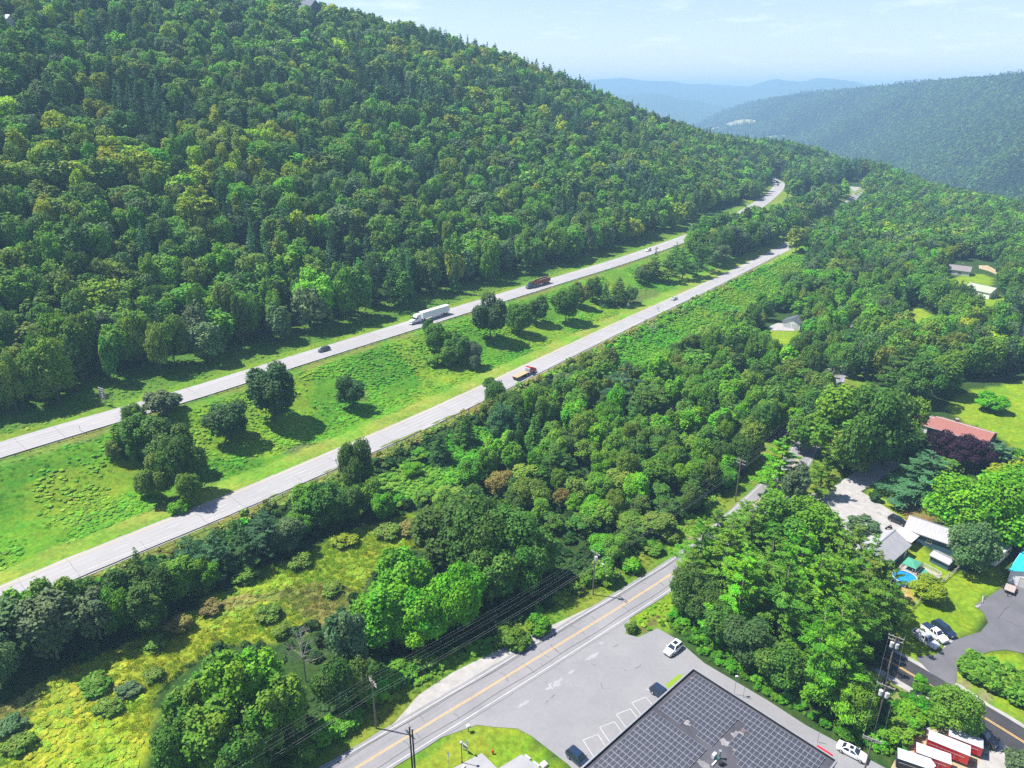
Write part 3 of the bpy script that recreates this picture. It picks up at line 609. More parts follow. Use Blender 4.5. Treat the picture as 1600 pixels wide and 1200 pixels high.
# three levels of leaf detail: near, middle, far.  PROTO[kind][level] = list of (crown mesh, trunk mesh, height, width)
PROTO = {}
def add_proto(kind, lv, crown_parts, H, Wd, lm, tm, **tk):
    sd_ = hash((kind, lv, len(PROTO.get(kind, {}).get(lv, [])))) & 0xff
    c = leaf_mesh(kind + '_crown', crown_parts, lm); t = trunk_mesh(kind + '_trunk', len(PROTO.get(kind, {}).get(lv, [])) + 11, H, Wd * .022 + .07, tm, **tk)
    PROTO.setdefault(kind, {}).setdefault(lv, []).append((c, t, H, Wd))
for lv, (q, sz, sh) in enumerate(((1., 1., 'hex'), (.34, 1.75, 'quad'), (.09, 3.1, 'quad'))):
    for i, (H, Wd, nl, dm, lw, lb) in enumerate(((14, 11.5, 17, .9, .10, .42), (15, 9.5, 15, .8, .10, .44), (13, 12.5, 20, 1., .12, .38), (16, 10.5, 22, .75, .08, .36), (17, 9.5, 9, .7, .12, .50), (12, 12.5, 8, 1.1, .08, .54), (15, 11, 12, .6, .16, .40))):
        add_proto('broadleaf_tree', lv, [crown_round(100 + i, H, Wd, nl, int(9600 * q), sh, .25 * sz, low=lw, dome=dm, lobe=lb, airy=.22)], H, Wd, M['leaf'], M['bark'], limbs=8 if lv < 1 else 3)
    for i, (H, Wd, nl) in enumerate(((14, 6.5, 13), (13, 7.5, 11))):
        add_proto('birch_tree', lv, [crown_round(200 + i, H, Wd, nl, int(4400 * q), sh, .24 * sz, low=.12, dome=.7, airy=.75, lobe=.34)], H, Wd, M['leaf'], M['pale_bark'], limbs=9 if lv < 1 else 4, low=.3)
    for i, (H, Wd, pw, z0, st) in enumerate(((20, 11, .70, .20, .060), (19, 10, .85, .14, .055), (21, 12.5, .62, .24, .068), (22, 9.5, .9, .18, .06))):
        add_proto('pine_tree', lv, [crown_pine(300 + i, H, Wd, int(9500 * q), .25 * sz * (1 if lv < 2 else 1.1), z0=z0, power=pw, irregular=.55, step=st * 1.32, plume=.27, thick=.03)], H, Wd, M['needle'], M['bark'], limbs=0, top=.96)
    for i, (H, Wd) in enumerate(((12, 6.2), (13, 7.2))):
        add_proto('spruce_tree', lv, [crown_pine(400 + i, H, Wd, int(5000 * q), .24 * sz, z0=.05, power=1.0, irregular=.2, droop=.18, step=.045, plume=.30)], H, Wd, M['needle'], M['bark'], limbs=0, top=.96)
    for i in range(3):
        add_proto('bush', lv, [crown_round(500 + i, 2.6, 3.4, 7, int(1700 * q), sh, .16 * sz, low=.0, lobe=.44, airy=.5)], 2.6, 3.4, M['leaf'], M['bark'], limbs=3, low=.05, top=.6)
def parr(o, c): o['tint'] = [float(c[0]), float(c[1]), float(c[2])]
WORDS = {'deep green': (.088, .208, .026), 'mid green': (.136, .298, .022), 'bright green': (.138, .365, .012), 'yellow green': (.29, .41, .016), 'olive green': (.160, .262, .030), 'grey green': (.128, .222, .080), 'dark green': (.060, .150, .034), 'blue green': (.068, .190, .070), 'purple': (.042, .014, .034), 'rusty': (.27, .26, .06)}
THINGS = []                        # every single tree built as a thing, named after all are known
def tree(kind, x, y, h, w, tint, word, lv=0, label=None, group=None, var=None, rz=None, zone=None):
    pr = PROTO[kind][lv]; v = rng.integers(len(pr)) if var is None else var % len(pr); c, t, H, Wd = pr[v]
    e = empty(kind, (x, y, zat(x, y) - .1), rng.uniform(0, 6.28) if rz is None else rz, scale=(w / Wd * rng.uniform(.86, 1.14), w / Wd * rng.uniform(.86, 1.14), h / H))
    a = link(bpy.data.objects.new('crown', c), e); parr(a, tint)
    if kind != 'bush' or lv == 0: link(bpy.data.objects.new('trunk', t), e)
    THINGS.append(dict(o=e, kind=kind, word=word, h=h, w=w, x=x, y=y, label=label, group=group, zone=zone)); return e
def jit(c, s=.12):
    k = 1 + s * rng.normal(); return np.array(c) * k * (1 + .07 * rng.normal(size=3))
# ------------------------------------------------------------------ points carrying many small plants (one object, uncountable growth)
def instance_group(coll):
    ng = bpy.data.node_groups.new('scatter', 'GeometryNodeTree'); ng.interface.new_socket('Geometry', in_out='INPUT', socket_type='NodeSocketGeometry'); ng.interface.new_socket('Geometry', in_out='OUTPUT', socket_type='NodeSocketGeometry')
    N, K = ng.nodes.new, ng.links.new; gi_, go = N('NodeGroupInput'), N('NodeGroupOutput'); ip = N('GeometryNodeInstanceOnPoints'); ci = N('GeometryNodeCollectionInfo')
    ci.inputs['Collection'].default_value = coll; ci.inputs['Separate Children'].default_value = True; ci.inputs['Reset Children'].default_value = True
    def attr(nm, ty): a = N('GeometryNodeInputNamedAttribute'); a.data_type = ty; a.inputs['Name'].default_value = nm; return a.outputs['Attribute']
    cx = N('ShaderNodeCombineXYZ'); K(attr('rz', 'FLOAT'), cx.inputs[2]); er = N('FunctionNodeEulerToRotation'); K(cx.outputs[0], er.inputs[0])
    K(gi_.outputs[0], ip.inputs['Points']); K(ci.outputs[0], ip.inputs['Instance']); ip.inputs['Pick Instance'].default_value = True
    K(attr('pid', 'INT'), ip.inputs['Instance Index']); K(er.outputs[0], ip.inputs['Rotation']); K(attr('sc', 'FLOAT_VECTOR'), ip.inputs['Scale']); K(ip.outputs[0], go.inputs[0]); return ng
def scatter(name, pts, rz, sc, tint, pid, meshes):
    col = bpy.data.collections.new(name + '_kinds')
    for i, m in enumerate(meshes): col.objects.link(bpy.data.objects.new('%s_%03d' % (name, i), m))
    me = bpy.data.meshes.new(name); n = len(pts); me.vertices.add(n); me.vertices.foreach_set('co', np.asarray(pts, np.float32).ravel())
    for nm, ty, dat, key in (('rz', 'FLOAT', rz, 'value'), ('sc', 'FLOAT_VECTOR', sc, 'vector'), ('tint', 'FLOAT_COLOR', np.c_[tint, np.ones(n)], 'color'), ('pid', 'INT', pid, 'value')):
        a = me.attributes.new(nm, ty, 'POINT'); a.data.foreach_set(key, np.asarray(dat, np.int32 if ty == 'INT' else np.float32).ravel())
    o = link(bpy.data.objects.new(name, me)); o['kind'] = 'stuff'
    md = o.modifiers.new('scatter', 'NODES'); md.node_group = instance_group(col); return o
def joined(c, t):                  # crown and trunk as one mesh for the far woods
    bm = bmesh.new(); bm.from_mesh(c); k = len(bm.faces); bm.from_mesh(t); bm.faces.ensure_lookup_table()
    for f in bm.faces[k:]: f.material_index = 1
    me = bpy.data.meshes.new(c.name + '_whole'); bm.to_mesh(me); bm.free(); me.materials.append(c.materials[0]); me.materials.append(t.materials[0]); return me
# ------------------------------------------------------------------ trees that stand out one by one
def above(p, top):                 # height of an upright at p whose tip is seen on row `top`
    lo, hi = 0., 60.
    for _ in range(30):
        m = (lo + hi) / 2
        if proj((p.x, p.y, p.z + m))[1] > top: lo = m
        else: hi = m
    return lo
BL, BI, PI, SP, BU = 'broadleaf_tree', 'birch_tree', 'pine_tree', 'spruce_tree', 'bush'
MED = 'trees standing in the grass median'; STR = 'trees along the lower guardrail'; FLD = 'trees around the meadow'; YRD = 'trees around the houses'; GRV = 'pines of the roadside grove'
HAND = [
 # median
 (BL, 430, 656, 556, 88, 'dark green', 'largest round dark tree in the median, below the dark car', MED),
 (BL, 360, 688, 622, 68, 'dark green', 'low round dark tree in the median beside the largest round one', MED),
 (BL, 548, 638, 584, 47, 'dark green', 'small round tree alone in the open median below the dark car', MED),
 (BL, 766, 530, 458, 50, 'dark green', 'tall dark oval tree in the median just past the white semi trailer', MED),
 (BL, 812, 522, 470, 42, 'deep green', 'mid sized round tree next to the tall dark oval tree in the median', MED),
 (BL, 838, 505, 462, 34, 'deep green', None, MED), (BL, 884, 503, 444, 44, 'deep green', None, MED), (BL, 907, 480, 442, 30, 'olive green', None, MED),
 (BL, 926, 470, 432, 26, 'deep green', None, MED), (SP, 966, 476, 428, 40, 'dark green', None, MED), (SP, 945, 478, 440, 26, 'dark green', None, MED), (BL, 985, 474, 445, 22, 'deep green', None, MED),
 (BL, 232, 720, 640, 66, 'deep green', None, MED), (BL, 275, 735, 655, 62, 'deep green', None, MED), (BL, 292, 772, 672, 62, 'deep green', None, MED), (BL, 252, 785, 712, 52, 'olive green', None, MED),
 (BL, 205, 705, 650, 52, 'mid green', None, MED), (BI, 252, 650, 606, 44, 'grey green', None, MED), (BI, 268, 640, 612, 36, 'grey green', None, MED), (BL, 212, 668, 628, 36, 'mid green', None, MED), (BL, 185, 715, 684, 34, 'olive green', None, MED), (BI, 310, 742, 690, 34, 'grey green', None, MED),
 (BL, 300, 790, 735, 40, 'mid green', None, MED), (BL, 228, 775, 735, 34, 'olive green', None, MED), (BU, 200, 690, 672, 30, 'mid green', None, MED), (BU, 280, 800, 780, 34, 'bright green', None, MED),
 (BL, 680, 552, 502, 36, 'deep green', None, MED), (BL, 706, 560, 512, 40, 'mid green', None, MED), (BL, 722, 570, 520, 36, 'deep green', None, MED), (BL, 738, 572, 530, 26, 'grey green', None, MED), (BL, 700, 572, 540, 30, 'mid green', None, MED), (BL, 672, 528, 496, 18, 'deep green', None, MED), (BU, 680, 570, 552, 30, 'mid green', None, MED), (BL, 742, 578, 552, 24, 'grey green', None, MED),
 (PI, 1022, 438, 384, 34, 'dark green', None, MED), (PI, 1044, 440, 388, 36, 'deep green', None, MED), (PI, 1066, 436, 378, 40, 'deep green', None, MED), (PI, 1088, 432, 372, 38, 'dark green', None, MED), (PI, 1104, 424, 366, 36, 'deep green', None, MED), (BL, 1010, 436, 408, 28, 'olive green', None, MED), (BL, 1000, 442, 414, 26, 'grey green', None, MED), (PI, 1055, 420, 374, 34, 'deep green', None, MED), (BL, 1116, 410, 360, 32, 'deep green', None, MED), (BI, 1142, 400, 348, 30, 'grey green', None, MED), (BI, 1156, 398, 352, 28, 'grey green', None, MED), (BL, 1172, 392, 340, 34, 'deep green', None, MED), (BL, 1130, 405, 352, 30, 'deep green', None, MED),
 # strip between the lower carriageway and the meadow
 (BI, 15, 1032, 925, 80, 'grey green', None, STR), (BI, 45, 1010, 905, 70, 'bright green', None, STR), (BI, 92, 1030, 915, 70, 'grey green', None, STR), (BI, 160, 1005, 905, 58, 'grey green', None, STR), (BL, 100, 990, 897, 62, 'mid green', None, STR), (BL, 190, 990, 900, 54, 'mid green', None, STR), (BL, 215, 970, 878, 62, 'deep green', None, STR), (BL, 5, 1075, 985, 60, 'grey green', None, STR), (BL, 140, 960, 893, 46, 'deep green', None, STR),
 (SP, 226, 925, 846, 40, 'dark green', None, STR), (BL, 250, 955, 870, 62, 'deep green', None, STR), (BL, 285, 935, 862, 56, 'mid green', None, STR), (BL, 240, 990, 905, 56, 'deep green', None, STR),
 (PI, 305, 905, 826, 66, 'blue green', None, STR), (PI, 345, 900, 815, 64, 'blue green', None, STR), (BL, 325, 920, 862, 44, 'bright green', None, STR), (PI, 385, 888, 800, 60, 'dark green', None, STR), (PI, 420, 872, 785, 62, 'blue green', None, STR), (SP, 370, 850, 802, 34, 'deep green', None, STR), (BL, 450, 862, 800, 50, 'grey green', None, STR),
 (BL, 488, 818, 745, 46, 'mid green', None, STR), (BL, 515, 828, 750, 46, 'deep green', None, STR), (BL, 545, 815, 752, 46, 'deep green', None, STR), (BL, 575, 800, 742, 44, 'mid green', None, STR), (BL, 600, 812, 760, 40, 'bright green', None, STR), (BL, 561, 775, 674, 52, 'deep green', 'tall dark broadleaf tree overlapping the lower carriageway, beside the lower guardrail', STR), (BL, 470, 838, 790, 40, 'mid green', None, STR), (BL, 532, 788, 745, 34, 'mid green', None, STR),
 (SP, 688, 722, 664, 46, 'dark green', 'dark conical spruce by itself on the grassy bank below the guardrail', STR), (SP, 727, 694, 638, 44, 'deep green', 'upper of the two conical spruces on the grassy bank below the guardrail', STR), (BL, 645, 742, 715, 30, 'bright green', None, STR), (BU, 620, 790, 770, 34, 'bright green', None, STR), (BU, 665, 780, 765, 32, 'mid green', None, STR), (BU, 655, 715, 700, 30, 'mid green', None, STR),
 (BL, 775, 640, 588, 36, 'deep green', None, STR), (BL, 800, 655, 600, 44, 'deep green', None, STR), (BL, 785, 690, 620, 48, 'blue green', None, STR), (BL, 765, 610, 582, 22, 'deep green', None, STR), (BL, 835, 650, 590, 44, 'olive green', None, STR), (BL, 925, 590, 540, 42, 'olive green', None, STR), (BL, 952, 580, 532, 34, 'olive green', None, STR), (BL, 880, 610, 572, 36, 'grey green', None, STR), (BL, 905, 605, 560, 34, 'deep green', None, STR),
 (PI, 972, 640, 552, 66, 'blue green', 'broad layered pine above the woods below the lower carriageway', STR), (BL, 1012, 660, 588, 66, 'deep green', None, STR),
 # meadow and roadside
 (BL, 632, 968, 850, 78, 'bright green', 'brightest green maple above the gravel shoulder of the local road', FLD), (BL, 610, 1008, 905, 70, 'bright green', 'bright green maple nearest the grey dead tree', FLD), (BL, 712, 985, 878, 76, 'bright green', 'bright green maple nearest the pole with the lamp arm', FLD), (BL, 660, 1012, 915, 72, 'bright green', 'lowest of the four bright green maples, towards the gravel shoulder', FLD),
 (BL, 700, 890, 778, 84, 'deep green', None, FLD), (BL, 745, 905, 770, 96, 'deep green', None, FLD), (BL, 795, 905, 785, 84, 'deep green', None, FLD), (BL, 770, 945, 845, 78, 'deep green', None, FLD), (BL, 815, 930, 838, 60, 'deep green', None, FLD), (BL, 730, 850, 762, 66, 'deep green', None, FLD), (BL, 840, 905, 820, 60, 'deep green', None, FLD), (BL, 775, 870, 775, 70, 'deep green', None, FLD),
 (BI, 550, 1070, 935, 62, 'grey green', 'tall grey green tree beside the four bright green maples', FLD), (BL, 530, 1110, 1015, 60, 'deep green', None, FLD), (BL, 560, 1095, 1020, 48, 'olive green', None, FLD),
 (BI, 315, 1175, 1040, 78, 'mid green', None, FLD), (BI, 375, 1165, 1010, 74, 'bright green', None, FLD), (BI, 420, 1140, 1000, 66, 'bright green', None, FLD), (BI, 350, 1215, 1085, 76, 'mid green', None, FLD), (BL, 290, 1215, 1110, 76, 'deep green', None, FLD), (BI, 425, 1190, 1060, 70, 'mid green', None, FLD), (BI, 460, 1160, 1040, 60, 'mid green', None, FLD), (BI, 340, 1110, 1015, 58, 'mid green', None, FLD), (BL, 390, 1240, 1130, 80, 'deep green', None, FLD),
 (BU, 470, 1185, 1160, 44, 'mid green', None, FLD), (BU, 510, 1150, 1125, 48, 'bright green', None, FLD), (BU, 620, 1060, 1038, 54, 'bright green', None, FLD), (BU, 590, 1085, 1065, 46, 'bright green', None, FLD), (BU, 660, 1040, 1020, 46, 'mid green', None, FLD), (BU, 540, 1135, 1112, 42, 'mid green', None, FLD), (BU, 440, 1230, 1195, 56, 'deep green', None, FLD),
 (BU, 945, 905, 872, 42, 'mid green', 'round bush behind the pole with the lamp arm', FLD), (BU, 900, 925, 905, 30, 'olive green', None, FLD), (BU, 918, 912, 890, 26, 'mid green', None, FLD), (BU, 986, 985, 968, 26, 'olive green', None, FLD), (BU, 840, 985, 960, 40, 'bright green', None, FLD), (BU, 800, 1005, 980, 44, 'mid green', None, FLD), (BU, 985, 890, 870, 32, 'bright green', None, FLD), (BU, 1020, 862, 846, 30, 'mid green', None, FLD), (BU, 1048, 845, 828, 30, 'olive green', None, FLD),
 (BU, 320, 925, 902, 34, 'olive green', None, FLD), (BU, 280, 985, 958, 44, 'rusty', None, FLD), (BU, 245, 1010, 990, 36, 'olive green', None, FLD), (BU, 330, 955, 935, 36, 'rusty', None, FLD), (BU, 420, 965, 942, 42, 'olive green', None, FLD), (BU, 440, 990, 975, 34, 'olive green', None, FLD), (BU, 385, 905, 885, 34, 'mid green', None, FLD), (BU, 470, 885, 862, 40, 'olive green', None, FLD), (BU, 540, 850, 830, 40, 'yellow green', None, FLD), (BU, 605, 838, 815, 42, 'olive green', None, FLD), (BU, 640, 830, 808, 40, 'rusty', None, FLD), (BU, 665, 845, 825, 36, 'rusty', None, FLD), (BU, 520, 925, 905, 38, 'olive green', None, FLD), (BU, 200, 1085, 1068, 40, 'grey green', None, FLD), (BU, 170, 1110, 1092, 44, 'olive green', None, FLD), (BU, 20, 1140, 1118, 50, 'grey green', None, FLD), (BU, 30, 1170, 1150, 48, 'olive green', None, FLD), (BU, 240, 1060, 1042, 34, 'olive green', None, FLD), (BU, 150, 1075, 1056, 40, 'mid green', None, FLD),
 # houses
 (BL, 1312, 725, 596, 84, 'mid green', None, YRD), (BL, 1348, 738, 590, 90, 'deep green', None, YRD), (PI, 1378, 726, 590, 80, 'deep green', None, YRD), (BL, 1400, 700, 605, 54, 'mid green', None, YRD), (BL, 1290, 715, 625, 66, 'mid green', None, YRD), (BL, 1325, 735, 650, 74, 'olive green', None, YRD), (PI, 1362, 700, 570, 80, 'deep green', None, YRD),
 (PI, 1212, 775, 668, 76, 'bright green', 'light green pine at the bend where the gravel lane leaves the local road', YRD), (PI, 1279, 775, 690, 46, 'mid green', 'smaller pine on the corner of the gravel lane', YRD), (BL, 1236, 785, 725, 40, 'grey green', None, YRD), (BI, 1345, 842, 800, 44, 'grey green', None, YRD),
 (PI, 1440, 782, 688, 98, 'blue green', 'broad layered pine on the front lawn of the red roofed house', YRD), (PI, 1556, 728, 684, 78, 'blue green', 'low blue green pine at the gable end of the red roofed house', YRD), (PI, 1424, 725, 668, 40, 'dark green', None, YRD),
 (BL, 1464, 716, 668, 44, 'purple', 'smaller of the two purple leaved trees, in front of the red roof', YRD), (BL, 1509, 732, 676, 54, 'purple', 'larger of the two purple leaved trees, in front of the red roof', YRD), (BU, 1480, 735, 715, 40, 'olive green', None, YRD),
 (BL, 1500, 838, 738, 86, 'bright green', None, YRD), (BL, 1552, 845, 725, 100, 'bright green', None, YRD), (BL, 1598, 835, 722, 96, 'mid green', None, YRD), (BL, 1570, 800, 718, 80, 'yellow green', None, YRD), (BL, 1612, 838, 770, 60, 'deep green', None, YRD),
 (BL, 1512, 890, 808, 66, 'grey green', 'grey green tree spreading over the roof of the camper trailer', YRD), (BL, 1449, 938, 902, 44, 'yellow green', 'small round orange tinged tree beside the blue pool', YRD), (BU, 1366, 782, 766, 18, 'dark green', 'small dark round shrub alone on the lawn by the gravel lane', YRD), (BL, 1548, 642, 612, 36, 'bright green', 'small light tree alone on the lawn behind the red roofed house', YRD), (BU, 1590, 730, 700, 26, 'bright green', None, YRD),
 (BL, 1484, 1142, 1074, 56, 'mid green', 'round tree between the dark road and the red trailers', YRD), (BU, 1592, 1202, 1172, 44, 'grey green', 'pale bush beside the gravel by the red trailers', YRD), (BU, 1424, 1122, 1102, 38, 'bright green', None, YRD), (BU, 1420, 1140, 1118, 40, 'bright green', None, YRD), (BU, 1405, 1150, 1125, 46, 'mid green', None, YRD), (BU, 1378, 1160, 1135, 40, 'bright green', None, YRD),
 (BL, 1250, 705, 645, 40, 'mid green', None, YRD), (BL, 1266, 668, 604, 42, 'deep green', None, YRD), (BL, 1280, 635, 575, 38, 'mid green', None, YRD), (PI, 1296, 602, 545, 32, 'deep green', None, YRD), (BL, 1308, 580, 530, 32, 'mid green', None, YRD), (BL, 1318, 555, 512, 30, 'deep green', None, YRD),
 (BL, 1432, 630, 548, 62, 'deep green', None, YRD), (BL, 1464, 614, 540, 58, 'mid green', None, YRD), (PI, 1402, 612, 528, 50, 'deep green', None, YRD),
 # grove
 (PI, 1090, 905, 800, 70, 'mid green', None, GRV), (PI, 1075, 935, 850, 62, 'mid green', None, GRV), (BL, 1072, 955, 880, 56, 'deep green', None, GRV), (PI, 1130, 930, 795, 84, 'mid green', None, GRV), (PI, 1150, 985, 835, 92, 'bright green', None, GRV), (PI, 1180, 900, 780, 84, 'mid green', None, GRV), (BL, 1215, 880, 770, 84, 'mid green', None, GRV), (BL, 1255, 870, 775, 80, 'bright green', None, GRV), (PI, 1290, 890, 790, 80, 'mid green', None, GRV), (PI, 1325, 905, 810, 72, 'olive green', None, GRV), (PI, 1352, 930, 830, 68, 'mid green', None, GRV), (PI, 1358, 970, 868, 56, 'deep green', None, GRV), (PI, 1212, 1010, 868, 92, 'mid green', None, GRV), (PI, 1260, 1000, 850, 92, 'bright green', None, GRV), (PI, 1310, 1000, 860, 90, 'bright green', None, GRV), (PI, 1334, 995, 880, 72, 'mid green', None, GRV), (PI, 1316, 1035, 915, 78, 'mid green', None, GRV), (PI, 1265, 1085, 930, 100, 'bright green', None, GRV), (PI, 1300, 1110, 975, 92, 'bright green', None, GRV), (PI, 1296, 1055, 930, 86, 'mid green', None, GRV), (PI, 1240, 950, 815, 86, 'bright green', None, GRV), (PI, 1190, 960, 825, 86, 'mid green', None, GRV), (PI, 1120, 880, 785, 66, 'deep green', None, GRV), (PI, 1160, 860, 772, 70, 'mid green', None, GRV), (PI, 1300, 940, 820, 86, 'mid green', None, GRV), (PI, 1355, 965, 850, 74, 'olive green', None, GRV),
 (BL, 1120, 1005, 940, 60, 'deep green', None, GRV), (BL, 1165, 1035, 960, 66, 'dark green', None, GRV), (BL, 1215, 1070, 1000, 66, 'deep green', None, GRV), (BL, 1330, 1130, 1060, 60, 'mid green', None, GRV), (BL, 1100, 970, 910, 52, 'deep green', None, GRV), (BL, 1335, 1095, 1045, 50, 'deep green', None, GRV),
]
placed = []
# places the drone looks straight down to: no tree stands so that its crown closes them
OPEN = [np.array(q, float) for q in ([(1184, 328), (1198, 300), (1200, 278), (1216, 273), (1232, 290), (1224, 304), (1206, 322)], [(1330, 308), (1338, 292), (1350, 296), (1348, 308)], [(1216, 488), (1246, 488), (1250, 522), (1196, 522), (1196, 510)], [(1480, 406), (1514, 408), (1560, 414), (1560, 430), (1480, 430)], [(1522, 444), (1556, 448), (1558, 472), (1525, 464)],
    [(1356, 1006), (1400, 1026), (1470, 1066), (1480, 1085), (1440, 1080), (1400, 1060), (1350, 1026)], [(1240, 398), (1262, 404), (1190, 455), (1100, 500), (1040, 535), (985, 560), (940, 566), (1060, 500)], [(1236, 738), (1244, 700), (1262, 698), (1260, 735)], [(1398, 885), (1470, 885), (1470, 930), (1398, 930)], [(1426, 955), (1490, 985), (1490, 1010), (1440, 1020)], [(1180, 800), (1186, 772), (1200, 770), (1200, 800)], [(0, 905), (540, 690), (770, 590), (1240, 375), (1244, 388), (780, 606), (545, 715), (0, 945)], [(0, 690), (400, 570), (860, 436), (985, 400), (990, 412), (870, 455), (400, 600), (0, 716)], [(1402, 482), (1440, 484), (1466, 500), (1440, 506)])]
def blocks(x, y, h, w):
    z = float(height(x, y)); u, v, d = proj(np.array([(x, y, z + h * f) for f in (.45, .7, .97)])); r = .5 * w * FPX / d
    us = np.r_[u, u[0] - r[0] * .8, u[0] + r[0] * .8, u[1] - r[1] * .7, u[1] + r[1] * .7]; vs = np.r_[v, v[0], v[0], v[1], v[1]]
    return any(inside(q, us, vs).any() for q in OPEN)
for kind, px, py, top, wpx, word, lab, grp in HAND:
    p = P(px, py)
    if grp == GRV:                 # keep the stems off the dark road
        q2 = new_l[int(np.argmin(np.hypot(new_l[:, 0] - p.x, new_l[:, 1] - p.y)))]; v2 = np.array([p.x - q2[0], p.y - q2[1]]); l2 = np.hypot(*v2)
        if l2 < 5.5: v2 = v2 / max(l2, .1) * 5.5; p = Vector((q2[0] + v2[0], q2[1] + v2[1], 0)); p.z = zat(p.x, p.y)
    d = proj(p)[2]; w = wpx * d / FPX * 1.12
    if grp == MED: w *= .84
    if grp == STR: w *= .93; top += 6
    if grp == FLD and py > 1100 and kind != BU: w *= .9; top += 8
    h = max(above(p, top - 2) - .18 * w, .45 * w, 1.2) * 1.05
    if kind == BU and grp == FLD and word in ('olive green', 'rusty', 'grey green', 'yellow green'): h *= .85; w *= .85
    v = None
    if lab is None and grp in (GRV, YRD) and inside(OPEN[5], *[np.array(k_) for k_ in zip(*[proj((p.x, p.y, p.z + h * f))[:2] for f in (.3, .5, .8)])]).any(): continue
    tree(kind, p.x, p.y, h, w, jit(WORDS[word], .07), word, 0, lab, grp); placed.append((p.x, p.y, w * .5))
placed = np.array(placed)
# ------------------------------------------------------------------ the woods
hand_zone = [PW([(-300, 1400), (-300, 880), (0, 905), (560, 730), (765, 612), (760, 700), (690, 785), (700, 815), (850, 880), (1000, 890), (700, 1400)]),
             PW([(1190, 690), (1270, 690), (1290, 590), (1440, 600), (1480, 600), (1660, 575), (1650, 1500), (700, 1500), (985, 985), (1060, 870), (1130, 850)])]
keep_off = [PW([(500, 1300), (1075, 872), (1130, 1060), (900, 1330)]), meadow, meadow_bright, slope_weeds, slope_low, lawn_far1, lawn_far2, lawn_garage, lawn_far3] + [PW(q) for q in (
    [(1192, 530), (1196, 500), (1212, 486), (1246, 486), (1252, 550), (1225, 560)], [(1505, 480), (1503, 440), (1562, 445), (1572, 492), (1540, 498)], [(1470, 455), (1474, 408), (1515, 404), (1556, 410), (1570, 440), (1540, 470), (1490, 475)], [(1582, 560), (1582, 500), (1640, 505), (1640, 565)], [(1400, 485), (1440, 480), (1472, 500), (1475, 540), (1420, 525)])]
def candidates(x0, x1, y0, y1, sp):
    gx, gy = np.meshgrid(np.arange(x0, x1, sp), np.arange(y0, y1, sp)); n = gx.shape
    gx = gx + rng.uniform(-.42, .42, n) * sp + (np.arange(n[0]) % 2)[:, None] * sp * .5; gy = gy + rng.uniform(-.42, .42, n) * sp
    return gx.ravel(), gy.ravel()
FILL = []
def fill(x, y, keep):
    X, Y = x[keep], y[keep]; z = height(X, Y); u, v, d = proj(np.stack([X, Y, z + 8], -1))
    ok = (d > 40) & (u > -300) & (u < 1950) & (v < 1300) & (v > -160); return X[ok], Y[ok], z[ok], d[ok], u[ok], v[ok]
def off_roads(x, y, lo, up_hill, up_road, loc, new):
    s, t = tx(x, y); dl = poly_dist(low_l[::6].tolist(), x, y); du = poly_dist(up_l[::6].tolist(), x, y)
    lo = np.where(s > 470, np.where(t < 160, 7.5, 9.5), lo); up_road = np.where(s > 440, 8.0, up_road)
    return (dl > lo) & (du > np.where((t > 219) & (s < 640), up_hill, up_road)) & (poly_dist(loc_l[::4].tolist(), x, y) > np.where(y > 205, 3.2, loc)) & (poly_dist(new_l[::4].tolist(), x, y) > new)
# hillside
x, y = candidates(-700, 900, 60, 1500, 7.8); s, t = tx(x, y)
k = (t > 238) & off_roads(x, y, 14, 21, 14, 10, 8) & (np.hypot(x - P(486, 36).x, y - P(486, 36).y) > 8)
X, Y, Z, D, U, V = fill(x, y, k); s, t = tx(X, Y)
con = wob(X, Y, 95) + .6 * wob(Y, X, 38) + .55 * np.exp(-((t - 400 - .1 * s) / 60) ** 2) + rng.normal(0, .45, len(X))
for i in range(len(X)):
    yl = math.exp(-((U[i] - 230) / 260) ** 2 - ((V[i] - 265) / 75) ** 2) + .45 * math.exp(-((t[i] - 470) / 70) ** 2) * (s[i] > 350)
    kd = (PI if rng.random() < .45 else SP) if con[i] > .72 else (BI if rng.random() < .08 else BL)
    r = rng.random()
    wd = ('dark green' if r < .65 else 'blue green') if kd in (PI, SP) else ('yellow green' if r < .05 + .42 * yl else 'bright green' if r < .10 + .5 * yl else 'olive green' if r < .25 + .5 * yl else 'mid green' if r < .68 else 'deep green' if r < .90 else 'grey green')
    h, w = (rng.uniform(14, 22), rng.uniform(6, 10)) if kd in (PI, SP) else (rng.uniform(10, 19), 6.5 + 9.5 * rng.random() ** 1.4)
    if rng.random() < .05: continue
    if t[i] < 258: h = h * 1.12 + 3
    FILL.append((kd, X[i], Y[i], h, w, wd, 'hillside', D[i], U[i], V[i]))
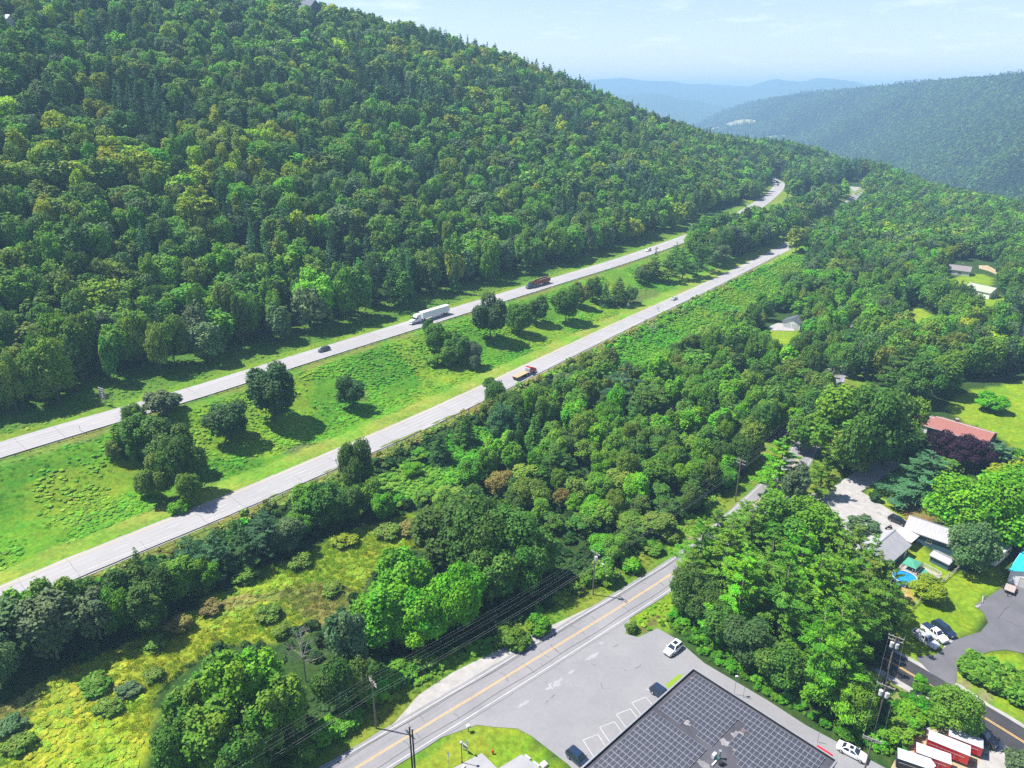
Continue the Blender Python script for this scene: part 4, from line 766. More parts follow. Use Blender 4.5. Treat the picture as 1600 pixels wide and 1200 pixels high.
# woods on the flat, right up to the valley edge
x, y = candidates(-150, 900, 120, 1400, 6.6); s, t = tx(x, y)
k = ((t < np.where(s > 470, 172, 146)) | ((t > 170) & (t < 212) & (s > 415))) & off_roads(x, y, 14.5, 30, 13, 9.5, 8) 
lx = np.interp(y, loc_l[:, 1], loc_l[:, 0]); k &= ~((y < 150) & (x < lx - 25))
for q in hand_zone + keep_off: k &= ~inside(q, x, y)
for hx, hy, hr in placed: k &= np.hypot(x - hx, y - hy) > hr * .8 + 1.5
X, Y, Z, D, U, V = fill(x, y, k); s, t = tx(X, Y); lx = np.interp(Y, loc_l[:, 1], loc_l[:, 0])
con = wob(X, Y, 80) + .7 * wob(Y, X, 30) + rng.normal(0, .6, len(X))
for i in range(len(X)):
    low = (X[i] < lx[i] - 4) & (Y[i] < loc_l[-1, 1]) & (t[i] < 150)
    kd = (PI if rng.random() < .7 else SP) if con[i] > (1.35 if low else .95) else (BI if rng.random() < (.34 if low else .06) else BL); r = rng.random()
    if low:
        k2 = sm(190, 150, Y[i]); wd = ('deep green' if kd in (PI, SP) else 'rusty' if r < .06 * k2 else 'olive green' if r < .14 + .25 * k2 else 'mid green' if r < .55 else 'deep green' if r < .78 else 'bright green')
        h, w = rng.uniform(8, 14), rng.uniform(4.8, 9)
        h *= 1 - .42 * k2
    else:
        wd = ('dark green' if r < .5 else 'blue green') if kd in (PI, SP) else ('yellow green' if r < .03 else 'bright green' if r < .11 else 'olive green' if r < .26 else 'mid green' if r < .56 else 'deep green' if r < .92 else 'grey green')
        h, w = rng.uniform(11, 18), rng.uniform(7, 12.5)
        if kd in (PI, SP): w *= .8; h *= 1.08
    zone = 'median' if t[i] > 150 else 'roadwood' if low else 'flat'
    FILL.append((kd, X[i], Y[i], h, w, wd, zone, D[i], U[i], V[i]))
# the largest three hundred of a kind stand as trees of their own, the rest grow as one wood
have = {}
for T in THINGS: have[T['kind']] = have.get(T['kind'], 0) + 1
FILL = [f for f in FILL if not blocks(f[1], f[2], f[3], f[4])]
FILL.sort(key=lambda f: -(f[4] / f[7]) * (1 if -20 < f[8] < 1620 and f[9] < 1250 else .01))
LIM = {BL: 298, PI: 230, SP: 120, BI: 110}
rest = []
for f in FILL:
    kd, x_, y_, h, w, wd, zn, d = f[:8]; lv = 0 if d < 235 else 1 if d < 470 else 2
    if have.get(kd, 0) < LIM[kd] and lv < 2:
        have[kd] = have.get(kd, 0) + 1; tree(kd, x_, y_, h, w, jit(WORDS[wd], .18), wd, lv, None, {'hillside': 'trees on the wooded hillside', 'roadwood': 'trees between the lower carriageway and the local road', 'median': MED, 'flat': 'trees of the woods around the houses'}[zn], zone=zn)
    else: rest.append((f, lv))
wm, widx = [], {}
for kd in (BL, BI, PI, SP):
    for lv in (0, 1, 2):
        for v, (c, t_, H, Wd) in enumerate(PROTO[kd][lv]): widx[kd, lv, v] = (len(wm), H, Wd); wm.append(joined(c, t_))
pp, rz, sc, ti, pid = [], [], [], [], []
for f, lv in rest:
    kd, x_, y_, h, w, wd = f[:6]; i, H, Wd = widx[kd, lv, rng.integers(len(PROTO[kd][lv]))]
    pp.append((x_, y_, float(height(x_, y_)) - .2)); rz.append(rng.uniform(0, 6.28)); sc.append((w / Wd * rng.uniform(.85, 1.15), w / Wd * rng.uniform(.85, 1.15), h / H)); ti.append(jit(WORDS[wd], .2)); pid.append(i)
o = scatter('woods', pp, rz, sc, ti, pid, wm); o['label'] = 'dense mixed woods covering the hillside and the plateau'
print('trees', len(THINGS), have, 'woods', len(pp))
# far wooded hill across the valley: crowns too small to tell apart
fa, fb, fc, fd = FV[FF[:, 0]], FV[FF[:, 1]], FV[FF[:, 2]], FV[FF[:, 3]]
area = np.linalg.norm(np.cross(fc - fa, fd - fb), axis=1) / 2
cen = (fa + fc) / 2; u, v, d = proj(cen); vis = (u > -60) & (u < 1700) & (d > 0); pw = area * vis / np.maximum(1, d / 2200) ** 2
nf = 42000; ch = rng.choice(len(FF), nf, p=pw / pw.sum()); a1, a2 = rng.random((2, nf, 1))
fp = (fa[ch] * (1 - a1) + fb[ch] * a1) * (1 - a2) + (fd[ch] * (1 - a1) + fc[ch] * a1) * a2
uu, vv, dd = proj(fp); ok = np.ones(nf, bool)
for q in far_fields: ok &= ~inside(np.array(q), uu, vv + 1)
ok &= ~inside(np.array([(1080, 204), (1135, 204), (1135, 216), (1080, 216)]), uu, vv) | (rng.random(nf) < .35)
fp = fp[ok]; nf = len(fp); tiny = []
for i in range(4): tiny.append(leaf_mesh('far_crown', [crown_round(800 + i, 13, 12, 9, 95, 'quad', 2.1, low=.02, lobe=.44)], M['leaf']))
for i in range(2): tiny.append(leaf_mesh('far_crown', [crown_pine(850 + i, 17, 8, 90, 1.7, z0=.05, irregular=.25)], M['needle']))
cn = wob(fp[:, 0], fp[:, 1], 500) + .5 * wob(fp[:, 1], fp[:, 0], 180) + rng.normal(0, .5, nf)
pid = np.where(cn > .7, 4 + rng.integers(0, 2, nf), rng.integers(0, 4, nf)); kk = rng.uniform(.85, 1.75, nf) * np.clip(dd[ok] / 2500, 1, 1.6)
base = np.array([WORDS[w] for w in ('mid green', 'deep green', 'olive green', 'bright green', 'mid green', 'deep green')])[rng.integers(0, 6, nf)]; base[cn > .7] = WORDS['dark green']
o = scatter('far_woods', fp - np.array([0, 0, 1.5]), rng.uniform(0, 6.28, nf), np.stack([kk, kk, kk * rng.uniform(.85, 1.2, nf)], 1), base * .5 * rng.uniform(.75, 1.3, (nf, 1)), pid, tiny); o['label'] = 'hazy woods on the far hill across the valley'
# ------------------------------------------------------------------ weeds, tall grass and undergrowth
def grass_mesh(name, seed, n, r, h):
    q = np.random.default_rng(seed); v, f = [], []
    for i in range(n):
        a, rr_ = q.uniform(0, 6.28), r * math.sqrt(q.random()); x0, y0 = rr_ * math.cos(a), rr_ * math.sin(a); b = q.uniform(0, 6.28); l = h * q.uniform(.5, 1.15); w = .06 * q.uniform(.7, 1.4) * h / .6
        dx, dy = math.cos(b), math.sin(b); ln = l * q.uniform(.15, .6); j = len(v)
        v += [(x0 - dy * w, y0 + dx * w, -.05), (x0 + dy * w, y0 - dx * w, -.05), (x0 + dx * ln * .4 + dy * w * .7, y0 + dy * ln * .4 - dx * w * .7, l * .65), (x0 + dx * ln, y0 + dy * ln, l)]; f.append((j, j + 1, j + 2, j + 3))
    me = raw_mesh(name, np.array(v), np.array(f), M['leaf'], smooth=False)
    for nm, lo, hi in (('tone', .7, 1.3), ('hue', .488, .512)):
        a = me.attributes.new(nm, 'FLOAT', 'POINT'); a.data.foreach_set('value', np.repeat(q.uniform(lo, hi, n), 4).astype(np.float32))
    return me
weed = [c for c, _, _, _ in PROTO[BU][1]] + [c for c, _, _, _ in PROTO[BU][2]] + [grass_mesh('grass_tuft', i, 70, .8, .62) for i in range(3)]
WP = dict(p=[], rz=[], sc=[], ti=[], pid=[])
def weeds(x, y, mask, lo, hi, kinds, flat=.6, mult=2.25, tint=None):
    x, y = x[mask], y[mask]
    if not len(x): return
    c = ground_colour(x, y) if tint is None else np.tile(tint, (len(x), 1)); n = len(x); z = np.array([zat(a, b) for a, b in zip(x, y)])
    s_ = rng.uniform(lo, hi, n) ** 1.3; WP['p'].append(np.c_[x, y, z - .04]); WP['rz'].append(rng.uniform(0, 6.28, n)); WP['sc'].append(np.stack([s_, s_, s_ * flat * rng.uniform(.7, 1.4, n)], 1))
    WP['ti'].append(np.clip(c * np.array([.84, 1, .9]) * mult * rng.uniform(.7, 1.25, (n, 1)) * (1 + .08 * rng.normal(size=(n, 3))), .004, .5)); WP['pid'].append(rng.choice(kinds, n))
SH, GR = [0, 1, 2], [6, 7, 8]; SHF = [3, 4, 5]
inview = lambda x, y: (lambda q: (q[0] > -60) & (q[0] < 1660) & (q[1] < 1260) & (q[2] > 0))(proj(np.stack([x, y, 0 * x + 2], -1)))
x, y = candidates(-260, 330, 100, 520, 1.2); s, t = tx(x, y); iv = inview(x, y); dl = poly_dist(low_l[::6].tolist(), x, y); du = poly_dist(up_l[::6].tolist(), x, y); dd_ = np.hypot(x, y)
md = iv & (t > 160) & (t < 219) & (dl > 13) & (du > 9.5); patch = wob(x, y, 26) + .6 * wob(y, x, 11) + .3 * rng.normal(size=len(x))
weeds(x, y, md & (patch > -.1) & (dd_ < 300), .30, .60, SH, .27); weeds(x, y, md & (patch > .1) & (dd_ >= 300), .35, .6, SHF, .27); weeds(x, y, md & (patch <= -.1) & (patch > -.6) & (dd_ < 320) & (rng.random(len(x)) < .6), .4, .9, GR, .6)
weeds(x, y, iv & (t > 219) & (du > 9) & (t < 256) & (rng.random(len(x)) < .4), .2, .5, SHF, .4)
weeds(x, y, iv & (dl > 6.6) & (dl < 13) & (t < 160) & (t > 120), .4, .9, GR + SHF, .8)
weeds(x, y, iv & (inside(slope_weeds, x, y) | inside(slope_low, x, y)), .25, .62, SH, .6)
x, y = candidates(-140, 60, 70, 230, 1.05); iv = inview(x, y); ed = wob(x, y, 30) + .5 * wob(y, x, 9) + .35 * rng.normal(size=len(x)); inm = inside(meadow, x, y)
weeds(x, y, iv & inm & (ed > .20), .2, .6, SH, .30); weeds(x, y, iv & inm & (ed <= .28), .5, 1.05, GR, .85)
x, y = candidates(-40, 130, 60, 190, 1.2); iv = inview(x, y); dr = poly_dist(loc_l[::3].tolist(), x, y); lx = np.interp(y, loc_l[:, 1], loc_l[:, 0]); dn = poly_dist(new_l[::3].tolist(), x, y)
weeds(x, y, iv & (dr > 8.5) & (dr < 20) & (x < lx) & ~inside(meadow, x, y) & ~inside(gravel_poly, x, y), .2, .62, SH, .6); weeds(x, y, iv & (dr > 5.4) & (dr < 9) & (x < lx) & ~inside(gravel_poly, x, y), .5, .9, GR, .8)
band = PW([(1032, 978), (1075, 930), (1110, 980), (1180, 1030), (1250, 1090), (1320, 1130), (1400, 1130), (1420, 1170), (1400, 1185), (1310, 1150), (1200, 1086), (1100, 1027), (1060, 990)])
weeds(x, y, iv & inside(band, x, y), .3, .75, SH, .75, 1.2, np.array([.10, .26, .010])); weeds(x, y, iv & inside(lawn_wedge, x, y) & (rng.random(len(x)) < .7), .2, .5, SH, .6)
yb = PW([(1400, 1090), (1440, 1060), (1475, 1085), (1500, 1120), (1440, 1140), (1400, 1160), (1370, 1150)]); weeds(x, y, iv & inside(yb, x, y), .3, .8, SH, .8, 1, np.array([.11, .27, .012]))
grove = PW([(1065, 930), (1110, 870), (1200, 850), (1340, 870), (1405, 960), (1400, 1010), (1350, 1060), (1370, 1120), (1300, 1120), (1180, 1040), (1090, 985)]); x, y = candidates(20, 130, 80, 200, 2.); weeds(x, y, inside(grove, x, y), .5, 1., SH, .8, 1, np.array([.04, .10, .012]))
x, y = candidates(-170, 380, 110, 480, 3.4); s, t = tx(x, y); fl = inview(x, y) & (t < 146) & off_roads(x, y, 14, 30, 14, 9, 8)
for q in hand_zone[1:] + keep_off: fl &= ~inside(q, x, y)
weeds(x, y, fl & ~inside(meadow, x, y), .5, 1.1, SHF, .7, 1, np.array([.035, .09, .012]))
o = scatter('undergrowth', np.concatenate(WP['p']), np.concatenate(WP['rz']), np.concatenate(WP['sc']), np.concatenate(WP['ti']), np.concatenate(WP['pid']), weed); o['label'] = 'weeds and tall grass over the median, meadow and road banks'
print('weeds', len(np.concatenate(WP['rz'])))
# ------------------------------------------------------------------ vehicles (x forward, z up, origin on the road)
def wheel(parent, x, y, r, w, dual=False):
    mb = MB(); s = 1 if y > 0 else -1
    mb.cyl((x, y - s * w * (.95 if dual else .5), r), (x, y + s * w * .5, r), r, n=16); t = mb.build('wheel', M['tyre'], parent, smooth=True)
    mb = MB(); mb.cyl((x, y + s * w * .38, r), (x, y + s * (w * .5 + .012), r), r * .62, r * .55, n=14); mb.build('rim', M['rim'], t, smooth=True)
def ring(x, zb, zt, wb, wm, wt, zm=None):
    zm = zb + (zt - zb) * .55 if zm is None else zm
    h = [(wb, zb), (wm, zb + (zm - zb) * .45), (wm, zm), (wt, zt)]
    return [Vector((x, y, z)) for y, z in h] + [Vector((x, -y, z)) for y, z in h[::-1]]
def car_body(parent, L_, Wd, hood, belt, paint, nose=.42, tail=.42, style='suv'):
    """lofted lower body: bumpers, bonnet and sides in one rounded shell"""
    w = Wd / 2; f, b = L_ / 2, -L_ / 2; mb = MB()
    st = [(b, .42, belt * .88, w * .80, w * .86, w * .78), (b + .12, .30, belt * .97, w * .90, w * .95, w * .86), (b + .7, .24, belt, w * .95, w, w * .9), (0, .22, belt, w * .96, w, w * .91), (f - 1.25, .24, hood + .04, w * .95, w, w * .88), (f - .5, .26, hood - .03, w * .92, w * .97, w * .82), (f - .12, .30, hood - .14, w * .84, w * .88, w * .74), (f, .40, hood - .26, w * .72, w * .76, w * .64)]
    mb.loft([ring(*s) for s in st]); return mb.build('body', paint, parent, smooth=True)
def glass_house(parent, x0, x1, x2, x3, zb, zt, wb, wt, paint, sun=False, roof=None):
    """cabin: painted pillars and roof with the panes set into them; x0..x3 = rear base, rear roof, front roof, front base"""
    mb = MB(); mb.loft([[Vector((x0, wb, zb)), Vector((x3, wb, zb)), Vector((x3, -wb, zb)), Vector((x0, -wb, zb))], [Vector((x1, wt, zt)), Vector((x2, wt, zt)), Vector((x2, -wt, zt)), Vector((x1, -wt, zt))]])
    cab = mb.build('cabin', roof or paint, parent, smooth=True, bevel=.05)
    def pane(nm, a, b, c, d, inset):
        q = [Vector(v) for v in (a, b, c, d)]; ctr = sum(q, Vector()) / 4; n = (q[1] - q[0]).cross(q[3] - q[0]).normalized()
        if n.dot(ctr - Vector(((x0 + x3) / 2, 0, (zb + zt) / 2))) < 0: n = -n
        q = [ctr + (v - ctr) * inset + n * .015 for v in q]; m2 = MB(); m2.loft([[v - n * .03 for v in q], q]); m2.build(nm, M['glass'], parent)
    pane('windshield', (x3, wb, zb), (x3, -wb, zb), (x2, -wt, zt), (x2, wt, zt), .86)
    pane('rear_window', (x0, wb, zb), (x0, -wb, zb), (x1, -wt, zt), (x1, wt, zt), .80)
    for s in (1, -1):
        m_ = (x0 + x3) / 2; mt = (x1 + x2) / 2
        pane('side_window', (m_ + .04, s * wb, zb + .03), (x3 - .1, s * wb, zb + .03), (x2 - .02, s * wt, zt), (mt + .04, s * wt, zt), .86)
        pane('side_window', (x0 + .1, s * wb, zb + .03), (m_ - .04, s * wb, zb + .03), (mt - .04, s * wt, zt), (x1 + .02, s * wt, zt), .86)
    if sun:
        m2 = MB(); m2.box(((x1 + x2) / 2 + .15, 0, zt + .008), ((x2 - x1) * .5, wt * 1.25, .03)); m2.build('sunroof', M['glass'], parent)
    return cab
def lights(parent, f, b, w, hz, bz):
    for s in (1, -1):
        mb = MB(); mb.box((f - .14, s * w * .62, hz), (.18, .34, .14)); mb.build('headlight', M['lens'], parent, bevel=.02)
        mb = MB(); mb.box((b + .06, s * w * .72, bz), (.12, .24, .22)); mb.build('taillight', M['tail'], parent, bevel=.02)
    mb = MB(); mb.box((f - .05, 0, hz - .16), (.10, w * .9, .16)); mb.build('grille', M['trim'], parent)
    mb = MB(); mb.box((f - .04, 0, .34), (.14, w * 1.45, .14)); mb.build('bumper', M['trim'], parent, bevel=.03)
def car(name, label, cat, loc, hd, paint, style='suv', L_=4.6, Wd=1.9, sun=False, group=None, roof=None):
    e = empty(name, loc, hd, label, cat, group); f, b, w = L_ / 2, -L_ / 2, Wd / 2; p = M[paint]; r = .35 if style != 'pickup' else .40
    if style == 'suv':
        car_body(e, L_, Wd, .98, 1.06, p); glass_house(e, b + .10, b + .55, f - 2.05, f - 1.30, 1.04, 1.66, w * .89, w * .70, p, sun, roof and M[roof]); lights(e, f, b, w, .74, .92)
    elif style == 'sedan':
        car_body(e, L_, Wd, .86, .94, p); glass_house(e, b + .75, b + 1.45, f - 2.2, f - 1.35, .92, 1.42, w * .87, w * .64, p, sun); lights(e, f, b, w, .66, .76)
    elif style == 'pickup':
        bed = b + L_ * .36
        car_body(e, L_, Wd, 1.12, 1.08, p)
        glass_house(e, bed + .05, bed + .22, f - 2.05, f - 1.42, 1.10, 1.80, w * .90, w * .74, p, False)
        mb = MB(); mb.box(((b + bed) / 2 + .03, 0, 1.062), (bed - b - .28, Wd * .76, .08)); mb.build('bed_liner', M['trim'], e)
        mb = MB()
        for s in (1, -1): mb.box(((b + bed) / 2, s * w * .88, 1.17), (bed - b, .14, .24))
        mb.box((b + .08, 0, 1.17), (.12, Wd * .84, .24)); mb.build('bed_rail', p, e, bevel=.02); lights(e, f, b, w, .84, .92)
    for x in (f - .92, b + .92):
        for s in (1, -1): wheel(e, x, s * (w - .06), r, .24)
    for s in (1, -1):
        mb = MB(); mb.box((f - L_ * .33, s * (w + .06), 1.02 if style != 'pickup' else 1.18), (.12, .18, .13)); mb.build('mirror', p, e, bevel=.02)
    return e
def put_on(px_rear, px_front, dz=.1):
    a, b = P(*px_rear), P(*px_front); c = (a + b) / 2; return Vector((c.x, c.y, zat(c.x, c.y) + dz)), heading(a, b), (b - a).length
def on_line(px, l, off, rev, dz=.12):   # on a road line: nearest point to a pixel, moved to the lane
    p = P(*px); n = normals2(l); i = int(np.argmin(np.hypot(l[:, 0] - p.x, l[:, 1] - p.y))); q = l[i] + n[i] * off; d = l[min(i + 1, len(l) - 1)] - l[i - 1]
    return Vector((q[0], q[1], zat(*q) + dz)), math.atan2(d[1], d[0]) + (math.pi if rev else 0)
def semi_tractor(e, x, paint, accent, sleeper=True, high=3.7):
    """conventional tractor with its cab front at x"""
    mb = MB(); p = M[paint]
    mb.loft([ring(x - 2.3, .75, 1.95, 1.12, 1.16, .98), ring(x - 1.2, .72, 1.82, 1.12, 1.16, .92), ring(x - .35, .62, 1.66, 1.10, 1.14, .82), ring(x, .6, 1.45, 1.0, 1.05, .72)]); mb.build('hood', p, e, smooth=True)
    mb = MB(); xb = x - 3.9 - (1.7 if sleeper else 0)
    mb.loft([[Vector((xb, s * 1.2, z)) for s, z in ((1, .8), (1, high), (-1, high), (-1, .8))], [Vector((x - 3.3, s * 1.2, z)) for s, z in ((1, .8), (1, high - .05), (-1, high - .05), (-1, .8))], [Vector((x - 2.75, s * 1.12, z)) for s, z in ((1, .8), (1, 2.75), (-1, 2.75), (-1, .8))], [Vector((x - 2.2, s * 1.08, z)) for s, z in ((1, .8), (1, 1.95), (-1, 1.95), (-1, .8))]])
    mb.build('cab', p, e, bevel=.06)
    mb = MB(); mb.loft([[Vector((x - 2.2, s * 1.0, 2.0)) for s in (1, -1)] + [Vector((x - 2.72, s * 1.0, 2.68)) for s in (-1, 1)], [Vector((x - 2.17, s * 1.0, 2.0)) for s in (1, -1)] + [Vector((x - 2.69, s * 1.0, 2.70)) for s in (-1, 1)]]); mb.build('windshield', M['glass'], e)
    for s in (1, -1):
        mb = MB(); mb.box((x - 3.15, s * 1.2, 2.3), (.85, .06, .62)); mb.build('side_window', M['glass'], e)
        mb = MB(); mb.box((x - 2.55, s * 1.42, 2.2), (.12, .24, .7)); mb.build('mirror', M['trim'], e)
        mb = MB(); mb.box((x - .12, s * .86, 1.05), (.16, .34, .26)); mb.build('headlight', M['lens'], e)
        mb = MB(); mb.cyl((x - 3.6, s * 1.0, .75), (x - 4.9, s * 1.0, .75), .32, n=12); mb.build('fuel_tank', M['rim'], e, smooth=True)
    mb = MB(); mb.box((x + .04, 0, 1.05), (.10, 1.1, .75)); mb.build('grille', M['rim'], e)
    mb = MB(); mb.box((x + .10, 0, .58), (.28, 2.3, .36)); mb.build('bumper', p, e, bevel=.05)
    mb = MB(); mb.box((xb - .9, 0, .95), (5.6, .9, .22)); mb.build('chassis', M['trim'], e)
    for s in (1, -1):
        wheel(e, x - 1.15, s * 1.05, .52, .32)
        for xx in (xb - .9, xb - 2.2): wheel(e, xx, s * .98, .52, .32, True)
    return xb
def trailer_wheels(e, xs_):
    for x in xs_:
        for s in (1, -1): wheel(e, x, s * .98, .52, .32, True)
loc, hd = on_line((671, 498), up_l, 1.0, True)
t = empty('semi_truck', loc, hd, 'white semi truck with a long white box trailer on the upper carriageway', 'truck')
x = 11.2; xb = semi_tractor(t, x, 'white_paint', 'white_paint', True, 3.75)
mb = MB(); mb.box((xb - .75 - 8.1, 0, 2.66), (16.2, 2.6, 2.78)); tb = mb.build('trailer_box', M['white_paint'], t, bevel=.04)
mb = MB(); mb.box((xb - .75 - 16.2, 0, 2.6), (.06, 2.4, 2.6)); mb.box((xb - .75 - 16.25, 0, 2.6), (.05, .06, 2.6)); mb.build('rear_door', M['white_flat'], tb)
mb = MB()
for s in (1, -1): mb.box((xb - 9.2, s * 1.24, .82), (6.2, .05, .8))
mb.build('side_skirt', M['silver_paint'], t)
mb = MB(); mb.box((xb - 16.7, 0, .62), (.12, 2.3, .14)); mb.box((xb - 16.5, .7, .95), (.1, .1, .6)); mb.box((xb - 16.5, -.7, .95), (.1, .1, .6)); mb.build('rear_guard', M['steel'], t)
trailer_wheels(t, (xb - 14.0, xb - 15.3))
loc, hd = on_line((836, 444), up_l, 1.0, True)
t = empty('semi_truck', loc, hd, 'navy semi truck pulling a rust brown open trailer on the upper carriageway', 'truck'); x = 9.6
xb = semi_tractor(t, x, 'navy_paint', 'silver_paint', False, 3.0)
mb = MB(); x1, x0 = xb - .2, xb - 13.6
for s in (1, -1): mb.prism([(x0, 1.25), (x0 + .6, 1.2), (x1 - 3.6, 1.2), (x1 - 3.1, 1.55), (x1, 1.6), (x1, 2.75), (x1 - 3.4, 2.7), (x1 - 3.6, 3.15), (x0, 3.15)], s * 1.2, s * 1.3)
mb.box(((x0 + x1) / 2, 0, 1.5), (x1 - x0, 2.4, .12)); mb.box((x0 + .05, 0, 2.2), (.1, 2.4, 1.9)); mb.box((x1 - .05, 0, 2.2), (.1, 2.4, 1.1)); tb = mb.build('trailer_body', M['rust'], t)
mb = MB()
for s in (1, -1): mb.box(((x0 + x1) / 2 - 1.7, s * 1.25, 3.2), (x1 - x0 - 3.6, .16, .1))
mb.build('top_rail', M['silver_paint'], tb); mb = MB(); mb.box((x1 - 4.6, 0, .95), (2.4, 2.3, .5)); mb.build('side_locker', M['white_flat'], t)
trailer_wheels(t, (x0 + 1.2, x0 + 2.5, x0 + 3.8))
loc, hd = on_line((814, 583), low_l, -1.9, False)
t = empty('semi_truck', loc, hd, 'red cab truck with a tan flat deck trailer on the lower carriageway', 'truck'); x = 4.6
xb = semi_tractor(t, x, 'red_paint', 'white_paint', False, 2.95)
mb = MB(); mb.box((xb - .35, 0, 1.75), (.5, 2.1, 1.7)); mb.build('cab_rack', M['white_flat'], t, bevel=.05)
mb = MB(); mb.box((xb - 4.9, 0, 1.38), (7.2, 2.5, .12)); d = mb.build('deck', M['tan'], t); mb = MB(); mb.box((xb - 4.9, 0, 1.1), (7.2, 2.3, .42)); mb.build('deck_frame', M['trim'], t); trailer_wheels(t, (xb - 6.3, xb - 7.6))
loc, hd = on_line((509, 547), up_l, 1.1, True); car('parked_car', 'dark grey car driving alone on the upper carriageway', 'car', loc, hd, 'grey_paint', 'suv', 4.9, 1.95, roof='grey_paint').name = 'moving_car'
loc, hd = on_line((1056, 469), low_l, 1.6, False); car('moving_car', 'silver car driving alone on the lower carriageway', 'car', loc, hd, 'silver_paint', 'sedan', 4.8, 1.9)
loc, hd = on_line((1007, 392), up_l, 1.2, True); car('moving_car', 'white car on the upper carriageway, behind the pines of the median', 'car', loc, hd, 'white_paint', 'suv', 4.9, 1.95)
for px, lab, pt, o in (((1212, 285), 'dark car on the bend where the upper carriageway disappears into the woods', 'black_paint', 1.2), ((1219, 290), 'dark pickup nearest this side of the distant highway bend', 'grey_paint', 1.2)):
    loc, hd = on_line(px, up_l, o, True); car('moving_car', lab, 'car', loc, hd, pt, 'suv', 5.0, 2.0)
loc, hd, l_ = put_on((1062.5, 1008), (1040.5, 1026), .07); car('parked_car', 'white car with a dark sunroof parked at the edge of the parking lot', 'car', loc, hd, 'white_paint', 'suv', 4.6, 1.95, True)
# ------------------------------------------------------------------ the flat roofed building with its solar panels
RZ = 5.5; A_ = W(1083, 1045, RZ); E1 = Vector((math.cos(R(-47.0)), math.sin(R(-47.0)), 0)); E2 = Vector((math.cos(R(-138.2)), math.sin(R(-138.2)), 0)); E2 = Vector((E1.y, -E1.x, 0))
UL = (W(1312, 1182, RZ) - A_).dot(E1); VL = 44.; bang = heading((0, 0), E1)
def UV(u, v, z): q = A_ + E1 * u + E2 * v; return Vector((q.x, q.y, z))
c0 = UV(UL / 2, VL / 2, 0)
bd = empty('flat_roof_building', c0, bang, 'long flat roofed building by the parking lot with solar panels on its dark roof', 'building')
lu = lambda u: u - UL / 2
lv_ = lambda v: -(v - VL / 2)     # E2 points to local -y
M['roof_dark'] = mat('roof_dark', (.036, .036, .046), (.075, .072, .085), scale=.16, rough=.85, fine=.1)
M['wall_tan'] = mat('wall_tan', (.16, .15, .15), (.13, .125, .12), scale=.6, rough=.9)
mb = MB(); mb.box((0, 0, (RZ - .5) / 2), (UL - .1, VL - .1, RZ - .5)); mb.build('wall', M['wall_tan'], bd)
mb = MB(); mb.box((0, 0, RZ - .39), (UL - .3, VL - .3, .22)); rf = mb.build('roof', M['roof_dark'], bd)
mb = MB(); T = .22
mb.box((0, VL / 2, RZ - .2), (UL + T, T, .62)); mb.box((0, -VL / 2, RZ - .2), (UL + T, T, .62))
for s in (1, -1): mb.box((s * UL / 2, 0, RZ - .2), (T, VL - T, .62))
mb.build('parapet', M['trim'], rf)
mb = MB(); mb.box((0, VL / 2 + .02, RZ + .125), (UL + T + .1, T + .06, .03)); mb.box((0, -VL / 2 - .02, RZ + .125), (UL + T + .1, T + .06, .03))
for s in (1, -1): mb.box((s * (UL / 2 + .02), 0, RZ + .125), (T + .06, VL - T - .04, .03))
mb.build('roof_edging', M['steel'], rf)
M['roof_stain'] = mat('roof_stain', (.26, .245, .25), (.12, .115, .125), scale=.7, rough=.9, fine=.15); M['roof_rust'] = mat('roof_rust', (.22, .12, .11), (.12, .085, .09), scale=1.2, rough=.9)
def roof_spot(px, rx, ry, m, seed):
    p = W(px[0], px[1], RZ - .28); q = random.Random(seed); mb = MB(); n = 26
    d = p - c0; lx_, ly_ = max(-UL / 2 + .5 + rx, min(UL / 2 - .5 - rx, d.dot(E1))), min(-d.dot(E2), VL / 2 - .5 - ry); mb.quad(*[(lx_ + rx * math.cos(i / n * 6.283) * k, ly_ + ry * math.sin(i / n * 6.283) * k, RZ - .274 + .0006 * seed) for i in range(n) for k in (q.uniform(.55, 1.0),)])
    mb.build('roof_stain', M[m], rf)
for i, (px, a, b, m) in enumerate([((943, 1163), 1.4, 1.0, 'roof_stain'), ((985, 1130), 1.0, 2.4, 'roof_stain'), ((1071, 1128), 1.1, .8, 'roof_stain'), ((1100, 1122), .9, .8, 'roof_stain'), ((1155, 1150), 1.6, 1.1, 'roof_stain'), ((1132, 1160), 1.2, .8, 'roof_stain'), ((1161, 1141), .45, .4, 'roof_rust'), ((1073, 1054), .7, .4, 'roof_rust'), ((1136, 1078), .9, .35, 'roof_rust'), ((1225, 1141), 1.2, .5, 'roof_stain'), ((1100, 1195), 1.4, .8, 'roof_stain'), ((1156, 1063 + 110), 1.4, .9, 'roof_stain')]): roof_spot(px, a, b, m, i)
# solar panels: four arrays, each panel a part
def to_uv(px, py): d = W(px, py, RZ) - A_; return (d.dot(E1), d.dot(E2))
polyN = [to_uv(*q) for q in [(1087.5, 1050), (1026, 1101), (1061, 1127.5), (1072, 1119), (1082.5, 1130), (1090, 1146), (1114, 1163.5), (1156, 1128), (1166, 1137), (1183, 1148), (1156, 1150), (1137, 1166), (1150, 1176), (1156, 1194), (1171, 1230), (1260, 1230), (1291, 1179), (1226, 1144), (1216, 1137)]]
polyS = [to_uv(*q) for q in [(1020.7, 1107), (1111, 1172.5), (1088.5, 1193.5), (1060, 1225), (880, 1225), (917.5, 1194), (974.5, 1141)]]
M['cell'] = mat('cell', (.034, .037, .052), (.052, .054, .070), scale=.35, rough=.35, spec=.5); M['frame'] = mat('frame', (.55, .55, .57), (.47, .47, .49), rough=.4, metal=.3)
mods = []
